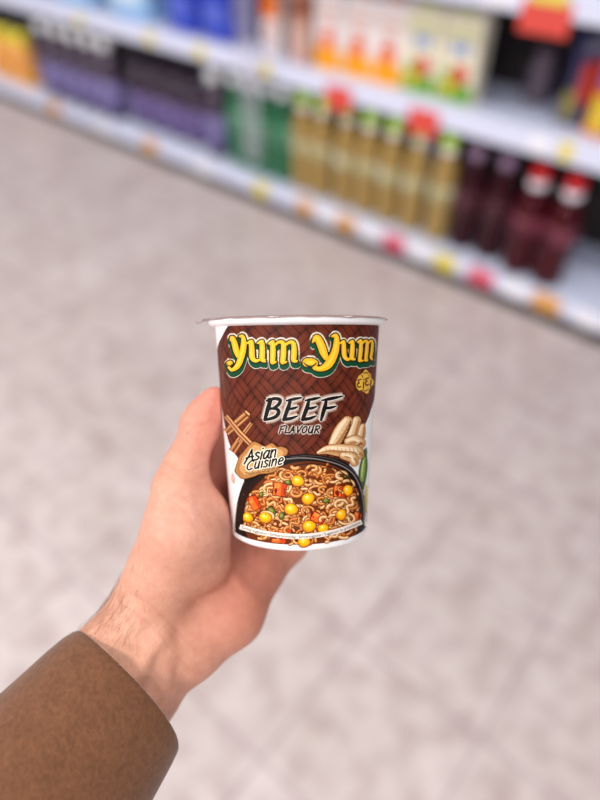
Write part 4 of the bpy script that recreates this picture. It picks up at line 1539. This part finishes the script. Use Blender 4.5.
def skin_material():
    m = bpy.data.materials.new('skin')
    m.use_nodes = True
    nt = m.node_tree
    N, L = nt.nodes, nt.links
    b = N['Principled BSDF']
    at = N.new('ShaderNodeAttribute'); at.attribute_name = 'skin_tone_shade'
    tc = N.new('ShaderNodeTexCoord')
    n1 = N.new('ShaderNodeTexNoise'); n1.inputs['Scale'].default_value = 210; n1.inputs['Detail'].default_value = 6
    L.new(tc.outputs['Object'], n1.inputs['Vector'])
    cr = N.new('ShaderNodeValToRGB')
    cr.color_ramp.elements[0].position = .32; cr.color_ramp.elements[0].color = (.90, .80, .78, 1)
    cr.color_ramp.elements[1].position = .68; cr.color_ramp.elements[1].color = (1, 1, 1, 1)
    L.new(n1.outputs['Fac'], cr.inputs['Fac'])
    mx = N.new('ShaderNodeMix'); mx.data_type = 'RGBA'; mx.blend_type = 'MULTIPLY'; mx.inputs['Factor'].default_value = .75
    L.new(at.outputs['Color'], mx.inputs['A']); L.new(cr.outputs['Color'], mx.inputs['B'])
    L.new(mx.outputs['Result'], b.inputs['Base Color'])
    vo = N.new('ShaderNodeTexVoronoi'); vo.inputs['Scale'].default_value = 900
    L.new(tc.outputs['Object'], vo.inputs['Vector'])
    n2 = N.new('ShaderNodeTexNoise'); n2.inputs['Scale'].default_value = 260; n2.inputs['Detail'].default_value = 4
    mp_ = N.new('ShaderNodeMapping'); mp_.inputs['Scale'].default_value = (1.0, .35, .6)
    L.new(tc.outputs['Object'], mp_.inputs['Vector']); L.new(mp_.outputs['Vector'], n2.inputs['Vector'])
    ad = N.new('ShaderNodeMath'); ad.operation = 'MULTIPLY_ADD'; ad.inputs[1].default_value = .25
    L.new(vo.outputs['Distance'], ad.inputs[0]); L.new(n2.outputs['Fac'], ad.inputs[2])
    bp2 = N.new('ShaderNodeBump'); bp2.inputs['Strength'].default_value = .6; bp2.inputs['Distance'].default_value = .0008
    L.new(ad.outputs[0], bp2.inputs['Height']); L.new(bp2.outputs['Normal'], b.inputs['Normal'])
    b.inputs['Roughness'].default_value = .48
    b.inputs['Specular IOR Level'].default_value = .4
    b.inputs['Subsurface Weight'].default_value = .15
    b.inputs['Subsurface Radius'].default_value = (1, .35, .2)
    b.inputs['Subsurface Scale'].default_value = .003
    return m


person = link('person', hand_me, skin_material(), None, tuple(WR))
tag(person, 'person reaching in with a bare hand holding the noodle cup, brown sleeve', 'person')

# nails
M_nail = mat('nail', (240, 196, 184), .25, spec=.5)


def nail(p, d, out, r, ln=.011):
    side = np.cross(d, out); side /= np.linalg.norm(side)
    V, Fa = [], []
    nu_, nv_ = 9, 9
    for j in range(nv_):
        t = j / (nv_ - 1)
        for i in range(nu_):
            a = (i / (nu_ - 1) - .5) * 1.7
            sh = math.sqrt(max(0, 1 - (2 * t - 1) ** 4)) if t < .5 else 1 - .25 * (2 * t - 1) ** 4
            a *= .55 + .45 * sh
            rr = r * (1 + .05 * t)
            V.append(to_world(p + d * ((t - .55) * ln) + rr * (math.cos(a) * out + math.sin(a) * side)) - WR)
    for j in range(nv_ - 1):
        for i in range(nu_ - 1):
            a = j * nu_ + i
            Fa.append((a, a + 1, a + nu_ + 1, a + nu_))
    o = link('fingernail', pydata('fingernail', V, Fa), M_nail, person)
    s = o.modifiers.new('thickness', 'SOLIDIFY'); s.thickness = .0006; s.offset = 0
    return o


td = sv(213.5, 399.5, .3465) - sv(208, 412, .3455); td /= np.linalg.norm(td)
to_ = np.array([-.62, -.1, -.62]); to_ -= td * (to_ @ td); to_ /= np.linalg.norm(to_)
nail(sv(212.5, 405.5, .346), td, to_, .0084, .012)
for (p, d, o_, r) in nails: nail(p, d, o_, r, .010)

# sleeve: thick soft cuff around the forearm


def sleeve():
    V, Fa = [], []
    n = 72
    prof = [(-.26, 1.50, 0), (-.20, 1.47, 0), (-.15, 1.42, 0), (-.11, 1.36, 0), (-.08, 1.29, 0), (-.055, 1.20, 0), (-.035, 1.125, 0), (-.018, 1.055, 0), (-.008, 1.015, 0), (-.003, .985, 0), (-.0008, .96, 0), (0, .935, 0),
            (-.001, .91, 0), (-.004, .90, 0), (-.015, .90, 0), (-.04, .90, 0), (-.10, .93, 0), (-.18, 1.0, 0)]
    for (s, sc, _) in prof:
        for i in range(n):
            a = 2 * math.pi * i / n
            wr = 1 + .012 * math.sin(3 * a + s * 60) + .010 * math.sin(2 * a - s * 90 + 1) * min(1, -s * 30)
            tilt = .006 * math.sin(a) + .0015 * math.sin(2 * a)
            V.append(to_world(C0 + S1 * (sc - 1 if s < -.006 and len(V) < 72 * 9 else 0) * .050 + AXS * (s + tilt * max(0, 1 + s / .1)) + (S1 * math.cos(a) * .0440 + S2 * math.sin(a) * .034) * sc * wr) - WR)
    for k in range(len(prof) - 1):
        for i in range(n):
            j = (i + 1) % n
            Fa.append((k * n + i, k * n + j, (k + 1) * n + j, (k + 1) * n + i))
    return pydata('sleeve', V, Fa)


def cloth():
    m = mat('brown_jersey', (120, 78, 48), .85, sheen=.25, spec=.2)
    nt = m.node_tree
    N, L = nt.nodes, nt.links
    b = N['Principled BSDF']
    tc = N.new('ShaderNodeTexCoord')
    n1 = N.new('ShaderNodeTexNoise'); n1.inputs['Scale'].default_value = 420; n1.inputs['Detail'].default_value = 6
    n2 = N.new('ShaderNodeTexNoise'); n2.inputs['Scale'].default_value = 90; n2.inputs['Detail'].default_value = 5
    for q in (n1, n2): L.new(tc.outputs['Object'], q.inputs['Vector'])
    cr = N.new('ShaderNodeValToRGB')
    cr.color_ramp.elements[0].position = .3; cr.color_ramp.elements[0].color = (*lin((102, 65, 43)), 1)
    cr.color_ramp.elements[1].position = .7; cr.color_ramp.elements[1].color = (*lin((130, 86, 59)), 1)
    ad = N.new('ShaderNodeMath'); ad.operation = 'MULTIPLY_ADD'; ad.inputs[1].default_value = .65
    hf = N.new('ShaderNodeMath'); hf.operation = 'MULTIPLY'; hf.inputs[1].default_value = .35
    L.new(n2.outputs['Fac'], hf.inputs[0]); L.new(n1.outputs['Fac'], ad.inputs[0]); L.new(hf.outputs[0], ad.inputs[2])
    L.new(ad.outputs[0], cr.inputs['Fac']); L.new(cr.outputs['Color'], b.inputs['Base Color'])
    bp3 = N.new('ShaderNodeBump'); bp3.inputs['Strength'].default_value = .5; bp3.inputs['Distance'].default_value = .001
    L.new(n1.outputs['Fac'], bp3.inputs['Height']); L.new(bp3.outputs['Normal'], b.inputs['Normal'])
    return m


slv = link('sleeve', sleeve(), cloth(), person)
slv['label'] = 'brown soft fabric sleeve cuff'

# fine dark hairs on the thumb side of the forearm
hn = np.zeros((len(HP), 3))
e1_, e2_ = HP[hq[:, 2]] - HP[hq[:, 0]], HP[hq[:, 3]] - HP[hq[:, 1]]
fnm = np.cross(e1_, e2_)
for c in range(4): np.add.at(hn, hq[:, c], fnm)
hn /= np.maximum(np.linalg.norm(hn, axis=1, keepdims=True), 1e-12)
w1 = np.exp(-((sxp - 108) / 22) ** 2 - ((syp - 622) / 30) ** 2)
cand = np.where((zz < .350) & (sxp < 150) & (syp > 556) & (syp < 672) & (hn[:, 2] > -.25))[0]
hr = np.random.RandomState(5)
pr = w1[cand] + .04; pr /= pr.sum()
sel = hr.choice(cand, 330, replace=False, p=pr)
V, Fa = [], []
for s in sel:
    p, n_ = HP[s], hn[s]
    d = np.array([.30 + hr.uniform(-.3, .3), .78 + hr.uniform(-.3, .2), 0.0]) * 1.0
    d = d - n_ * (d @ n_) * .9; d /= np.linalg.norm(d)
    ln = hr.uniform(.005, .011)
    bend = np.cross(n_, d) * hr.uniform(-.35, .35)
    b0 = len(V)
    sd = np.cross(n_, d); sd /= np.linalg.norm(sd)
    for t in np.linspace(0, 1, 6):
        c = p + d * ln * t + n_ * (.0003 + .0016 * t * (1 - .4 * t)) + bend * ln * t * t
        r = .000045 * (1 - .75 * t)
        for a in range(3):
            q = c + r * (math.cos(a * 2.094) * sd + math.sin(a * 2.094) * n_)
            V.append(to_world(q) - WR)
    for k in range(5):
        for a in range(3):
            b2 = (a + 1) % 3
            Fa.append((b0 + k * 3 + a, b0 + k * 3 + b2, b0 + k * 3 + 3 + b2, b0 + k * 3 + 3 + a))
ho = link('arm_hair', pydata('arm_hair', V, Fa), mat('dark_hair', (128, 88, 66), .6), person)
tag(ho, kind='stuff')
